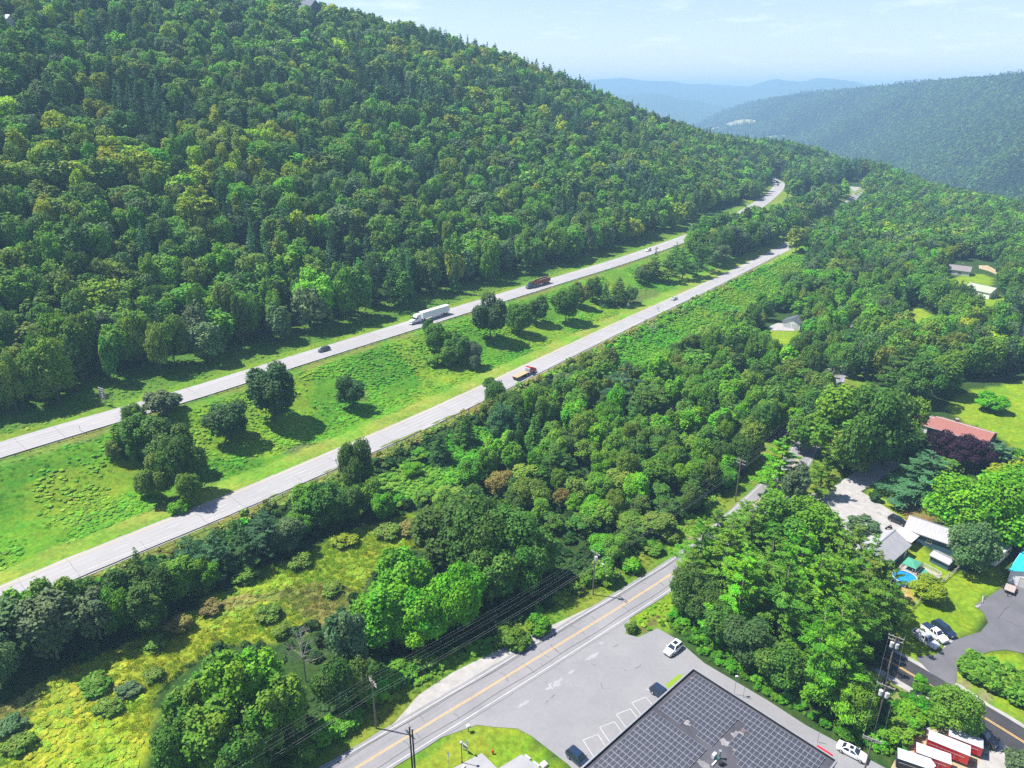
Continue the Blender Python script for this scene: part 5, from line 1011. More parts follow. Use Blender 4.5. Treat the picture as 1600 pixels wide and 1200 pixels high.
for nm, pol in (('N', polyN), ('S', polyS)):
    u0, v0 = to_uv(1087.5, 1053) if nm == 'N' else to_uv(1021, 1110)
    for i in range(0, 30):
        for j in range(-1, 19):
            u = u0 + .78 + 1.5 * j; v = v0 + .55 + 1.14 * i
            if .95 < u < UL - .9 and inside(np.array(pol), np.array([u]), np.array([v]))[0]: mods.append((nm, u, v))
parts_ = {}
for nm, u, v in mods: parts_.setdefault('solar array on the lower half of the roof below the wide aisle' if nm == 'S' else 'solar array at the roof corner nearest the white car' if u < 8.5 else 'solar array in the middle of the roof edge along the lane' if u < 16.5 else 'solar array at the roof end nearest the white sedan', []).append((u, v))
cell_me = frame_me = None; rr = random.Random(5)
for lab, ml in parts_.items():
    ml = ml[:]
    cu, cv = sum(m[0] for m in ml) / len(ml), sum(m[1] for m in ml) / len(ml)
    e = empty('solar_array', UV(cu, cv, RZ - .28), bang, lab, 'solar panels', 'solar arrays on the flat roof')
    groups = [ml[:100], ml[100:]]
    for u, v in groups[0]:
        if cell_me is None:
            mb = MB(); mb.box((0, 0, .16), (1.42, .98, .035), rx=R(7)); mb.cur = 1
            mb.box((-.70, -.49, .07), (.1, .1, .16)); mb.box((.70, -.49, .07), (.1, .1, .16)); mb.box((-.7, .47, .1), (.1, .1, .2)); mb.box((.7, .47, .1), (.1, .1, .2))
            cell_me = mb.build('solar_panel', [M['frame'], M['steel']]); q = cell_me; cell_me = q.data; bpy.data.objects.remove(q)
            mb = MB()
            for s in (-1, 1): mb.box((s * .352, 0, .181), (.668, .935, .012), rx=R(7))
            q = mb.build('cells', M['cell']); frame_me = q.data; bpy.data.objects.remove(q)
        o = link(bpy.data.objects.new('solar_panel', cell_me), e); o.location = (u - cu, -(v - cv), rr.uniform(-.01, .01)); o.rotation_euler = (rr.uniform(-.015, .015), rr.uniform(-.012, .012), 0)
        link(bpy.data.objects.new('cells', frame_me), o)
    if groups[1]:
        mb = MB()
        for u, v in groups[1]: mb.cur = 0; mb.box((u - cu, -(v - cv), .16), (1.42, .98, .035), rx=R(7)); mb.cur = 1; [mb.box((u - cu + s * .352, -(v - cv), .181), (.668, .935, .012), rx=R(7)) for s in (-1, 1)]
        mb.build('solar_panels', [M['frame'], M['cell']], e)['kind'] = 'stuff'
p = W(1122, 1188, RZ - .28); t = empty('roof_vent', p, bang, 'cluster of black and white vent pipes standing on the dark roof aisle', 'roof vent')
mb = MB(); mb.cyl((-.1, .5, 0), (-.1, .5, 1.5), .16, n=12); mb.cyl((-.1, .5, 1.5), (-.1, .5, 1.62), .24, n=12); mb.build('flue', M['steel'], t, smooth=True)
mb = MB(); mb.box((-.75, .0, .4), (.5, .9, .8)); mb.build('fan_box', M['white_flat'], t, bevel=.04); mb = MB(); mb.cyl((.6, -.4, 0), (.6, -.4, .5), .3, n=12); mb.cyl((.6, -.4, .5), (.6, -.4, .72), .5, .36, n=14); mb.cyl((1.1, .1, 0), (1.1, .1, .35), .22, n=10); mb.build('hood', M['trim'], t, smooth=True); mb = MB(); mb.box((.1, -.2, .45), (.5, .4, .9)); mb.build('motor', mat('vent_green', (.03, .12, .11), rough=.5), t, bevel=.03)
mb = MB(); mb.box((-.1, -1.0, .12), (.25, 1.2, .2)); mb.build('duct', M['white_flat'], t)
# vehicles round the building
nb = E2 * -1
for px, lab in (((1021, 1079), 'dark navy car nosed up to the building beside the small grass patch'), ((891, 1178), 'dark navy car nosed up to the building beside the grass island')):
    a = P(*px); c = a + E1 * 1.9; c.z = zat(c.x, c.y) + .08; car('parked_car', lab, 'car', c, bang, 'navy_paint', 'suv', 4.7, 1.95)
loc, hd, l_ = put_on((1310, 1168), (1352, 1190), .08); car('parked_car', 'white sedan on the lane between the building corner and the weeds', 'car', loc, hd, 'white_paint', 'sedan', 4.9, 1.9, True)
c = UV(UL + 2.0, 1.6, 0); c.z = zat(c.x, c.y) + .08; car('pickup_truck', 'white pickup truck half hidden by the building corner', 'pickup', c, bang + .05, 'white_paint', 'pickup', 5.4, 2.0)
t = empty('utility_trailer', UV(UL - 2.4, -1.4, .08), bang, 'red rail of a trailer standing at the far wall of the flat roofed building', 'trailer')
mb = MB(); mb.box((0, 0, 4.3), (2.6, .5, .3)); mb.build('top_rail', M['red_paint'], t, bevel=.03); mb = MB(); mb.box((0, 0, 2.3), (2.6, .5, 3.7)); mb.box((0, 0, .3), (2.2, .4, .5)); mb.build('body', M['red_paint'], t, bevel=.03)
sheet('grass_patch', PW([(1040, 1070), (1062, 1053), (1070, 1058), (1046, 1078)]), .09, mat('patch_grass', (.14, .27, .012), (.2, .26, .02), scale=1.5, rough=1, coord='pos', fine=.2))['kind'] = 'structure'
# ------------------------------------------------------------------ yard by the red trailers
def box_trailer(lab, pa, pb, wd, ht, side, roof, nose=True, z0=.55):
    a, b = W(pa[0], pa[1], ht), W(pb[0], pb[1], ht); c = (a + b) / 2; l = (b - a).length; t = empty('cargo_trailer', (c.x, c.y, zat(c.x, c.y) + .07), heading(a, b), lab, 'trailer', 'enclosed trailers parked in the yard')
    h = l / 2; mb = MB(); n = .7 if nose else 0; out = [(-h, wd / 2), (h - n, wd / 2), (h, 0), (h - n, -wd / 2), (-h, -wd / 2)] if nose else [(-h, wd / 2), (h, wd / 2), (h, -wd / 2), (-h, -wd / 2)]
    mb.loft([[Vector((x, y, z0)) for x, y in out], [Vector((x, y, ht - .06)) for x, y in out]]); mb.build('body', M[side], t)
    mb = MB(); o2 = [(x * 1.01, y * 1.03) for x, y in out]; mb.loft([[Vector((x, y, ht - .055)) for x, y in o2], [Vector((x, y, ht + .02)) for x, y in o2]]); q = mb.build('roof', M[roof], t)
    mb = MB()
    for k in range(1, 7): mb.box((-h + k * l / 7.3, 0, ht + .028), (.04, wd * .97, .014))
    mb.build('roof_seam', M['steel'], q)
    mb = MB()
    for s in (1, -1): mb.box((-.2, s * (wd / 2 + .006), z0 + (ht - z0) * .62), (l * .86, .02, .07)); mb.box((h * .35, s * (wd / 2 + .006), z0 + (ht - z0) * .35), (.05, .02, (ht - z0) * .55))
    for yy in (0,): mb.box((-h - .006, yy, (z0 + ht) / 2), (.02, .05, (ht - z0) * .9))
    mb.build('trim_stripe', M['white_flat'], t)
    for x in (-.5, .5):
        for s in (1, -1): wheel(t, x, s * (wd / 2 - .02), .36, .2)
    mb = MB(); mb.tube([(h - .2, .5, .5), (h + 1.1, 0, .5)], .05); mb.tube([(h - .2, -.5, .5), (h + 1.1, 0, .5)], .05); mb.tube([(h + 1.0, 0, .02), (h + 1.0, 0, .7)], .05); mb.build('drawbar', M['trim'], t)
    return t
M['roof_blue'] = mat('roof_blue', (.50, .62, .72), (.58, .68, .76), rough=.5, scale=.8)
box_trailer('black sided trailer with a pale blue roof and red nose, nearest the lane', (1403, 1177), (1462, 1197), 2.2, 2.6, 'trim', 'roof_blue')
box_trailer('short red trailer with a plain white roof, next to the pale blue roofed one', (1432, 1168), (1486, 1187), 2.2, 2.4, 'red_paint', 'white_flat', False)
box_trailer('longest red trailer with a white roof carrying a small black vent', (1451, 1148), (1516, 1174), 2.3, 2.6, 'red_paint', 'white_flat', False)
box_trailer('red trailer with a white roof nearest the dark road', (1483, 1143), (1536, 1163), 2.1, 2.4, 'red_paint', 'white_flat', False)
loc, hd, _ = put_on((1515, 1144), (1545, 1163), .08); t = car('pickup_truck', 'dark grey pickup with a white canopy beside the red trailers and the dark road', 'pickup', loc, hd, 'grey_paint', 'pickup', 5.6, 2.0)
mb = MB(); mb.box((-1.75, 0, 1.5), (1.9, 1.75, .6), taper=.9); mb.build('canopy', M['white_flat'], t, bevel=.06)
t = empty('boulder', P(1436, 1142), .5, 'pale flat boulders lying among the weeds above the red trailers', 'rock'); mb = MB()
for q in ((0, 0, .2, 1.1), (1.4, -.6, .15, .8)): mb.sphere((q[0], q[1], q[2]), q[3], 8, (1, .7, .45))
mb.build('boulder', M['grey_wood'], t, smooth=True)
# the parked trio and the drive
trio = 'vehicles parked side by side on the grass'
for pr, pf, lab, pt, st, nm, ct in (((1427, 992), (1463, 1015), 'silver pickup with a white toolbox in its open bed, first of the parked three', 'silver_paint', 'pickup', 'pickup_truck', 'pickup'), ((1443, 982), (1476, 1006), 'white pickup with a covered dark bed between the silver pickup and the navy car', 'white_paint', 'pickup', 'pickup_truck', 'pickup'), ((1459, 976), (1489, 998), 'dark navy car parked beside the white pickup on the grass', 'navy_paint', 'suv', 'parked_car', 'car')):
    loc, hd, l_ = put_on(pr, pf, .07); t = car(nm, lab, ct, loc, hd, pt, st, 5.3 if st == 'pickup' else 5.0, 1.95, group=trio)
    if 'toolbox' in lab: mb = MB(); mb.box((-1.0, 0, 1.38), (.6, 1.5, .34)); mb.box((-1.7, .2, 1.25), (1.0, .7, .3)); mb.build('toolbox', M['white_flat'], t, bevel=.03)
    elif 'covered' in lab: mb = MB(); mb.box((-1.72, 0, 1.32), (1.75, 1.78, .05)); mb.build('bed_cover', M['navy_paint'], t, bevel=.015)
loc, hd, l_ = put_on((1391, 812), (1414, 822), .1); car('parked_car', 'black car parked on the gravel lane beside the grey roofed house', 'car', loc, hd, 'black_paint', 'suv', 4.8, 1.95)
# ------------------------------------------------------------------ houses
M['roof_red'] = mat('roof_red', (.28, .115, .095), (.23, .095, .08), scale=1.6, rough=.9, fine=.12); M['roof_metal'] = mat('roof_metal', (.36, .355, .37), (.27, .265, .28), scale=.8, rough=.6, stretch=(5, .6, 1), fine=.08)
M['roof_pale'] = mat('roof_pale', (.52, .51, .50), (.45, .44, .43), scale=.7, rough=.7); M['wall_teal'] = mat('wall_teal', (.045, .10, .14), (.055, .115, .155), scale=1.2, rough=.8, stretch=(1, 1, 6))
M['roof_cyan'] = mat('roof_cyan', (.02, .48, .66), (.03, .52, .68), scale=.6, rough=.5); M['wall_white'] = mat('wall_white', (.72, .72, .70), (.66, .66, .64), scale=.6, rough=.8); M['wall_dark'] = mat('wall_dark', (.06, .075, .09), (.08, .09, .10), rough=.9)
M['roof_grey'] = mat('roof_grey', (.24, .21, .21), (.17, .15, .15), scale=1.4, rough=.9, fine=.1); M['roof_slate'] = mat('roof_slate', (.07, .08, .11), (.10, .11, .14), scale=1, rough=.8); M['brick'] = mat('brick', (.25, .09, .06), (.18, .07, .05), scale=4, rough=.9)
M['roof_sage'] = mat('roof_sage', (.33, .35, .27), (.28, .30, .23), scale=1, rough=.9)
def house(name, label, cat, ra, rb, hw, ez, rz_, wallm, roofm, wins=(), doors=(), over=.4, chim=None, group=None, ribs=False):
    """gabled house from the two ends of its ridge; wins/doors: (wall, along, sill, width, height), wall in 'near far start end'"""
    a, b = Vector((ra[0], ra[1], 0)), Vector((rb[0], rb[1], 0)); c = (a + b) / 2; L_ = (b - a).length; z0 = min(zat(a.x, a.y), zat(b.x, b.y), zat(c.x, c.y)); h = L_ / 2
    e = empty(name, (c.x, c.y, z0), heading(a, b), label, cat, group); mb = MB()
    mb.loft([[Vector((x, y, z)) for y, z in ((-hw, -.4), (hw, -.4), (hw, ez), (0, rz_ - .05), (-hw, ez))] for x in (-h + over, h - over)]); mb.build('wall', M[wallm], e)
    mb = MB(); k = (rz_ - ez) / hw; lo = ez - .35 * k
    for s in (1, -1): mb.loft([[Vector((x, s * y, z)) for y, z in ((0, rz_ + .02), (hw + .35, lo + .02), (hw + .35, lo + .16), (0, rz_ + .18))] for x in (-h, h)])
    rf = mb.build('roof', M[roofm], e)
    mb = MB(); mb.box((0, 0, rz_ + .19), (L_, .3, .05))
    for s in (1, -1): mb.box((0, s * (hw + .37), lo + .08), (L_, .05, .2))
    mb.build('ridge_trim', M['white_flat'] if roofm in ('roof_red', 'roof_cyan') else M['steel'], rf)
    if ribs:
        mb = MB(); n = int(L_ / .8)
        for i in range(1, n):
            for s in (1, -1): x = -h + i * L_ / n; mb.loft([[Vector((x + d, s * .2, rz_ + .17 - .2 * k)), Vector((x + d, s * (hw + .3), lo + .20)), Vector((x + d, s * (hw + .3), lo + .15)), Vector((x + d, s * .2, rz_ + .10 - .2 * k))] for d in (-.03, .03)])
        mb.build('roof_rib', M['steel'], rf)
    def panel(nm, w, u, z, wd, ht, m, fr):
        o = M['white_flat']; mb = MB(); t = .05
        if w in ('near', 'far'): s = -1 if w == 'near' else 1; pos = lambda du, dz, d: (u + du, s * (hw + d), z + dz); dim = lambda a_, b_, d: (a_, d, b_)
        else: s = -1 if w == 'start' else 1; pos = lambda du, dz, d: (s * (h - over + d), u + du, z + dz); dim = lambda a_, b_, d: (d, a_, b_)
        mb.box(pos(0, ht / 2, .02), dim(wd, ht, .05)); q = mb.build(nm, m, e)
        if fr:
            mb = MB()
            for du, dz, a_, b_ in ((0, -.05, wd + .2, .1), (0, ht + .05, wd + .2, .1), (-wd / 2 - .05, ht / 2, .1, ht), (wd / 2 + .05, ht / 2, .1, ht), (0, ht / 2, .05, ht)): mb.box(pos(du, dz, .035), dim(a_, b_, .08))
            mb.build('frame', o, q)
    for w in wins: panel('window', *w, M['glass'], True)
    for w, u, z, wd, ht in doors: panel('garage_door' if wd > 2 else 'door', w, u, z, wd, ht, M['wall_white'] if wallm != 'wall_white' else M['roof_pale'], True)
    if chim is not None:
        mb = MB(); mb.box((chim, .9, rz_ - .1), (.9, .9, 2.2)); q = mb.build('chimney', M['brick'], rf); mb = MB(); mb.box((chim, .9, rz_ + 1.06), (1.1, 1.1, .12)); mb.build('cap', M['concrete'], q)
    return e
rdir = Vector((math.cos(R(-48)), math.sin(R(-48)), 0)); r1 = W(1555, 675.5, 4.6); r0 = r1 - rdir * 17.2
house('ranch_house', 'long low house with a red roof behind the two purple leaved trees', 'house', r0, r1, 5.4, 2.8, 4.6, 'wall_dark', 'roof_red', [('near', -4, 1, 1.5, 1.1), ('near', 1, 1, 1.8, 1.1), ('near', 5, 1, 1.5, 1.1), ('end', 1.5, 1, 1.2, 1.1), ('end', -2, 1, 1.2, 1.1)], [('near', 3, .1, 1, 2)], chim=-2.6)
q0 = r0 - rdir * 6.3 + Vector((-.5, -.6, 0)); house('ranch_wing', 'lower red roofed garage wing joined to the long red roofed house', 'house', q0, r0 - rdir * .1 + Vector((-.5, -.6, 0)), 4.6, 2.5, 3.9, 'wall_white', 'roof_red', [], [('near', 0, .1, 3.6, 2.1)], over=.15)
es = W(1387, 881, 3.0); ad = Vector((math.cos(R(40)), math.sin(R(40)), 0)); ap = Vector((-ad.y, ad.x, 0))
house('metal_roof_house', 'grey metal roofed house with dark blue walls beside the pool', 'house', es + ap * 3.9 - ad * 1.2, es + ap * 3.9 + ad * 12, 3.9, 3.0, 5.0, 'wall_teal', 'roof_metal', [('near', 2, 1, 1.2, 1), ('near', -3, 1, 1.2, 1)], [('near', 4.6, .2, 1, 2)], ribs=True)
bs = W(1414, 824, 3.0); bd_ = Vector((math.cos(R(-42)), math.sin(R(-42)), 0)); bp_ = Vector((-bd_.y, bd_.x, 0))
house('metal_roof_house', 'dark blue walled house with a plain grey metal roof and a small white window', 'house', bs + bp_ * 3.4 - bd_ * .2, bs + bp_ * 3.4 + bd_ * 12.5, 3.4, 2.9, 4.9, 'wall_teal', 'roof_metal', [('near', -.4, 1.1, 1.1, .9)], [], ribs=True)
cc = W(1416, 836, 2.6); t = empty('porch', (cc.x, cc.y, zat(cc.x, cc.y)), R(40), 'pale flat roofed porch joining the two dark blue houses', 'porch')
mb = MB(); mb.box((0, 0, 2.72), (4.6, 4.4, .16), rx=R(5)); mb.build('roof', M['roof_pale'], t); mb = MB()
for x in (-2.1, 2.1):
    for y in (-2, 2): mb.cyl((x, y, 0), (x, y, 2.6), .09)
mb.build('post', M['grey_wood'], t)
c1, c2 = W(1456, 866, 2.0), W(1480, 879, 2.0); house('garden_shed', 'small dark blue shed in the lawn below the grey green tree', 'shed', c1 + bp_ * 1.2, c2 + bp_ * 1.2 + bd_ * 1.0, 1.4, 1.9, 2.5, 'wall_teal', 'roof_metal', over=.2)
gb = W(1573.5, 909, 0); gd = Vector((math.cos(R(-47)), math.sin(R(-47)), 0)); gp = Vector((-gd.y, gd.x, 0)); gm = gb + gd * 4.7
house('garage_building', 'white garage with a bright blue roof at the end of the driveway', 'garage', gm - gp * .4, gm + gp * 12, 4.7, 3.3, 5.4, 'wall_white', 'roof_cyan', [], [('start', -.2, .05, 5.6, 2.5)])
wa = Vector((132.2, 322.4, 0)); house('white_garage', 'small white garage alone on a pale gravel pad in the woods', 'garage', wa, wa + Vector((5.2, 6.0, 0)), 4.2, 3.0, 5.0, 'wall_white', 'roof_slate', [], [('start', -1.9, .1, 2.9, 2.3), ('start', 1.9, .1, 2.9, 2.3)])
h2 = W(1533, 449, 4.5); house('wooden_house', 'pale house with a sage green roof half hidden by trees, nearer of the two', 'house', h2 + Vector((-3, 6, 0)), h2 + Vector((4, -7, 0)) , 4.6, 3.2, 5.6, 'wall_white', 'roof_sage', [('end', -1.5, 1, 1.2, 1.2), ('end', 1.5, 1, 1.2, 1.2), ('near', 0, 1, 1.5, 1.2)], [])
h1 = W(1497, 417, 4.5); house('wooden_house', 'weathered grey roofed house half hidden by trees beside a tan driveway', 'house', h1 + Vector((-6, 4.5, 0)), h1 + Vector((6, -4.5, 0)), 4.4, 3.0, 5.2, 'roof_pale', 'roof_grey', [('near', -3, 1, 1.3, 1.1), ('near', 2, 1, 1.3, 1.1)], [('near', 0, .1, 1, 2)], chim=2)
h3 = W(1606, 512, 3.5); house('wooden_house', 'white house at the edge of the woods beyond the wooden pole', 'house', h3 + Vector((-1, 5, 0)), h3 + Vector((8, -5, 0)), 4.5, 3, 5, 'wall_white', 'roof_pale', [('near', 2, 1, 1.3, 1.1)], [])
def hill_pt(px, py):
    p = P(px, py); return p
hp = P(485, 34); hv = Vector((hp.x, hp.y, 0)).normalized(); hs_ = Vector((hv.y, -hv.x, 0))
def cabin(px, py, lab, wm_, rm_, L_, hw, ez, rz_, yaw, lift):
    p = P(px, py); d = Vector((math.cos(yaw), math.sin(yaw), 0)); e = house('hill_cabin', lab, 'cabin', p - d * L_ / 2, p + d * L_ / 2, hw, ez, rz_, wm_, rm_); e.location.z = p.z + lift; return e
cabin(486, 36, 'dark gabled cabin on the crest of the wooded hill', 'wall_dark', 'roof_slate', 15, 6, 6, 11, R(150), 6)
cabin(6, 58, 'pale roofed cabin among the trees high on the wooded hill', 'roof_pale', 'roof_pale', 12, 5, 3, 5.5, R(10), 6)
# village far down the valley
rr = random.Random(3)
for i, (px, py, l, w, h, wmn, rmn, lab) in enumerate([(1104, 211, 34, 26, 14, 'wall_white', 'roof_pale', 'pale block at the end of the long village building'), (1120, 210.5, 120, 22, 9, 'wall_white', 'roof_red', 'long low pink roofed building in the distant village'), (1109, 209, 14, 14, 30, 'roof_red', 'roof_red', 'pink square tower in the distant village'), (1163, 219.5, 26, 20, 12, 'wall_white', 'roof_pale', 'white house in the valley below the hay field'), (1196, 220.5, 60, 18, 8, 'wall_white', 'roof_pale', 'long pale barn beside the tan valley field'), (1181, 215, 20, 16, 10, 'wall_white', 'roof_grey', 'small pale house above the tan valley field'), (1227, 193, 16, 14, 9, 'wall_white', 'roof_pale', 'tiny white house alone on the far wooded hill'), (1150, 211, 22, 16, 10, 'wall_white', 'roof_grey', 'grey roofed village house among trees'), (1159, 207, 18, 14, 10, 'roof_red', 'roof_grey', 'reddish village house just under the hay field')]):
    p = PF(px, py)
    if not p: continue
    d = Vector((1, rr.uniform(-.3, .3), 0)).normalized(); e = house('village_house', lab, 'house', p - d * l / 2, p + d * l / 2, w / 2, h * .62, h, wmn, rmn, over=.5, group='buildings of the distant village'); e.location.z = p.z + 2
p = P(1289, 246); house('village_house', 'white gable just showing above the treetops at the valley edge', 'house', p - Vector((4, 0, 0)), p + Vector((4, 0, 0)), 3.5, 12, 15, 'wall_white', 'roof_pale')
# ------------------------------------------------------------------ pool yard
pc = W(1413.5, 902, 1.1); t = empty('swimming_pool', (pc.x, pc.y, zat(pc.x, pc.y)), .3, 'round above ground swimming pool with bright blue water', 'pool'); rp = 2.55
M['pool_blue'] = mat('pool_blue', (.02, .12, .42), (.03, .16, .48), rough=.4); M['water'] = mat('water', (.008, .12, .42), (.02, .34, .66), scale=1.9, rough=.08, spec=.6, bump=.25, detail=3)
mb = MB(); n = 28
mb.loft([[Vector((rp * k * math.cos(i / n * 6.283), rp * k * math.sin(i / n * 6.283), z)) for i in range(n)] for k, z in ((1, 0), (1, 1.15), (.97, 1.15), (.97, .15))], False); mb.build('pool_wall', M['pool_blue'], t, smooth=True)
mb = MB(); mb.quad(*[(rp * .96 * math.cos(i / n * 6.283), rp * .96 * math.sin(i / n * 6.283), .98) for i in range(n)]); mb.build('water', M['water'], t)
mb = MB(); mb.loft([[Vector((rp * k * math.cos(i / n * 6.283), rp * k * math.sin(i / n * 6.283), z)) for i in range(n)] for k, z in ((.96, 1.16), (1.05, 1.16), (1.05, 1.2), (.96, 1.2), (.96, 1.16))], False); mb.build('pool_rim', M['white_flat'], t, smooth=True)
mb = MB()
for i in range(14): a = i / 14 * 6.283; mb.box((rp * 1.03 * math.cos(a), rp * 1.03 * math.sin(a), .58), (.12, .2, 1.14), rz=a)
mb.build('pool_upright', M['white_flat'], t); mb = MB(); mb.box((1.0, -2.65, .55), (.9, .5, 1.0)); mb.build('pool_filter', M['navy_paint'], t, bevel=.08)
M['deck_wood'] = mat('deck_wood', (.38, .33, .30), (.28, .23, .2), scale=1.5, rough=.9, stretch=(1, 8, 1)); M['deck_green'] = mat('deck_green', (.05, .24, .15), (.07, .28, .18), rough=.9)
dkp = [W(*q, 1.0) for q in ((1427, 889), (1441, 884), (1468, 898), (1469.5, 903), (1452, 905), (1442, 900), (1434, 902), (1424, 897))]; dc = sum(dkp, Vector()) / 8
t = empty('wooden_deck', (dc.x, dc.y, zat(dc.x, dc.y)), 0, 'pointed wooden deck with white railings and green matting beside the pool', 'deck'); loc2 = [p - dc for p in dkp]
mb = MB(); mb.loft([[Vector((p.x, p.y, z)) for p in loc2] for z in (.0, .98)]); mb.build('deck_floor', M['deck_wood'], t)
mb = MB(); g = [loc2[0], loc2[1], loc2[2] * .55, loc2[5] * .7]; mb.quad(*[(p.x * .85, p.y * .85, .986) for p in g]); mb.build('matting', M['deck_green'], t)
for i in range(8):
    a, b = loc2[i], loc2[(i + 1) % 8]
    if i in (6,): continue
    mb = MB(); d = b - a; L_ = d.length; c = (a + b) / 2; ang = heading(a, b); mb.box((c.x, c.y, 1.92), (L_, .09, .07), rz=ang); mb.box((c.x, c.y, 1.16), (L_, .05, .05), rz=ang)
    for k in range(int(L_ / .22) + 1): p = a + d * (k / max(1, int(L_ / .22))); mb.box((p.x, p.y, 1.5), (.05, .05, .74))
    mb.build('railing', M['white_flat'] if i in (1, 2, 3) else M['grey_wood'], t)
cp_ = W(1426, 877, 2.9); t = empty('canopy_shelter', (cp_.x, cp_.y, zat(cp_.x, cp_.y)), R(42), 'green fabric canopy on posts between the blue house and the pool', 'canopy')
mb = MB(); mb.loft([[Vector((sx * x, sy * y, z)) for sx, sy in ((1, 1), (-1, 1), (-1, -1), (1, -1))] for x, y, z in ((1.85, 1.5, 2.3), (1.9, 1.55, 2.45), (.25, .15, 2.95))]); mb.build('canopy', M['deck_green'], t)
mb = MB()
for sx in (1, -1):
    for sy in (1, -1): mb.cyl((sx * 1.8, sy * 1.45, 0), (sx * 1.8, sy * 1.45, 2.35), .06)
mb.build('post', M['white_flat'], t); mb = MB(); mb.box((0, 0, .45), (4.4, 3.6, .9)); mb.build('platform', M['deck_wood'], t)
mb = MB()
for s in (1, -1): mb.box((0, s * 1.8, 1.55), (4.4, .08, .08)); mb.box((0, s * 1.8, 1.2), (4.4, .05, .05)); mb.box((s * 2.2, 0, 1.55), (.08, 3.6, .08)); mb.box((s * 2.2, 0, 1.2), (.05, 3.6, .05))
for s in (1, -1):
    for k in range(9): mb.box((-2.2 + k * .55, s * 1.8, 1.22), (.07, .07, .7))
mb.build('railing', M['white_flat'], t)
p = W(1430, 898, .5); t = empty('yard_slide', (p.x, p.y, zat(p.x, p.y)), .4, 'small yellow play toy between the pool and the deck', 'toy'); mb = MB(); mb.prism([(-.7, .1), (.7, 1.2), (.7, 1.05), (-.5, .1)], -.3, .3); mb.box((.65, 0, .5), (.12, .5, 1.0)); mb.build('slide', M['yellow'], t, bevel=.03)
# rail fence, trailer, mailbox and small things
def fence(a, b, lab):
    a, b = P(*a), P(*b); n = max(2, int((b - a).length / 2.6)); t = empty('rail_fence', a, heading(a, b), lab, 'fence', 'rail fences across the lawn'); L_ = (b - a).length
    for k in range(n + 1): mb = MB(); mb.cyl((L_ * k / n, 0, zat(*(a + (b - a) * k / n)[:2]) - a.z - .1), (L_ * k / n, 0, zat(*(a + (b - a) * k / n)[:2]) - a.z + 1.2), .09, n=7); mb.build('post', M['grey_wood'], t)
    for z in (.45, .95): mb = MB(); mb.tube([(L_ * k / n, .05 * (-1) ** k, zat(*(a + (b - a) * k / n)[:2]) - a.z + z + .04 * (-1) ** k) for k in range(n + 1)], .06, 6); mb.build('rail', M['grey_wood'], t)
fence((1426, 951), (1446, 930), 'short rail fence between the grove and the small round tree'); fence((1465, 917), (1499, 888), 'rail fence running from the pool deck to the grey green tree')
cc = W(1578, 920, .6); t = empty('flatbed_trailer', (cc.x, cc.y, zat(cc.x, cc.y) + .08), R(48), 'small flatbed utility trailer with a weathered wooden deck before the white garage', 'trailer')
mb = MB(); mb.box((0, 0, .72), (3.0, 2.0, .10)); mb.build('deck', M['deck_wood'], t); mb = MB(); mb.box((0, 1.03, .72), (3.1, .08, .18)); mb.box((0, -1.03, .72), (3.1, .08, .18)); mb.box((1.54, 0, .72), (.08, 2.0, .18)); mb.box((-1.54, 0, .72), (.08, 2.0, .18)); mb.tube([(-1.5, .6, .6), (-2.8, 0, .55)], .05); mb.tube([(-1.5, -.6, .6), (-2.8, 0, .55)], .05); mb.cyl((-2.6, 0, 0), (-2.6, 0, .6), .05); mb.build('frame', M['trim'], t)
for s in (1, -1): wheel(t, .2, s * 1.2, .34, .2)
cc = W(1557, 874, 0); t = empty('camper_trailer', (cc.x, cc.y, zat(cc.x, cc.y)), R(37), 'white camper trailer parked in the shade under the grey green tree', 'camper')
mb = MB(); mb.prism([(-4.2, .55), (-4.35, 1.2), (-4.1, 2.9), (3.9, 2.95), (4.4, 2.3), (4.3, .9), (3.9, .5)], -1.25, 1.25); mb.build('body', M['wall_white'], t, bevel=.08)
mb = MB(); mb.box((-.1, 0, 2.96), (7.9, 2.42, .06)); rf = mb.build('roof', M['white_flat'], t); mb = MB(); mb.box((.6, 0, 3.1), (1.0, .8, .28)); mb.build('air_unit', M['concrete'], rf, bevel=.05); mb = MB(); mb.box((-2.2, .2, 3.05), (.5, .5, .14)); mb.box((2.6, .2, 3.05), (.5, .5, .14)); mb.build('roof_hatch', M['grey_wood'], rf)
for x, w_ in ((-2.9, 1.1), (-.9, .8), (2.4, 1.2)): mb = MB(); mb.box((x, -1.265, 1.95), (w_, .05, .62)); mb.build('window', M['glass'], t)
mb = MB(); mb.box((.9, -1.265, 1.55), (.7, .05, 1.8)); mb.build('door', M['silver_paint'], t); mb = MB(); mb.box((-4.28, 0, 1.9), (.05, 1.4, .7), ry=R(4)); mb.build('window', M['glass'], t); mb = MB(); mb.box((0, -1.268, 1.05), (7.6, .03, .16)); mb.build('stripe', M['grey_paint'], t)
for x in (-.6, .5):
    for s in (1, -1): wheel(t, x, s * 1.15, .36, .22)
p = P(1453, 1016); t = empty('mailbox', p, .6, 'white mailbox at the grass edge before the silver pickup', 'mailbox'); mb = MB(); mb.box((0, 0, .5), (.1, .1, 1.0)); mb.build('post', M['grey_wood'], t); mb = MB(); mb.prism([(-.3, .95), (.3, .95), (.3, 1.2), (.2, 1.3), (-.2, 1.3), (-.3, 1.2)], -.35, .35); mb.build('box', M['white_flat'], t)
p = P(1388, 827); t = empty('dirt_bike', (p.x, p.y, p.z + .1), .2, 'dark motorbike standing on the pale pad before the grey metal roof', 'motorbike')
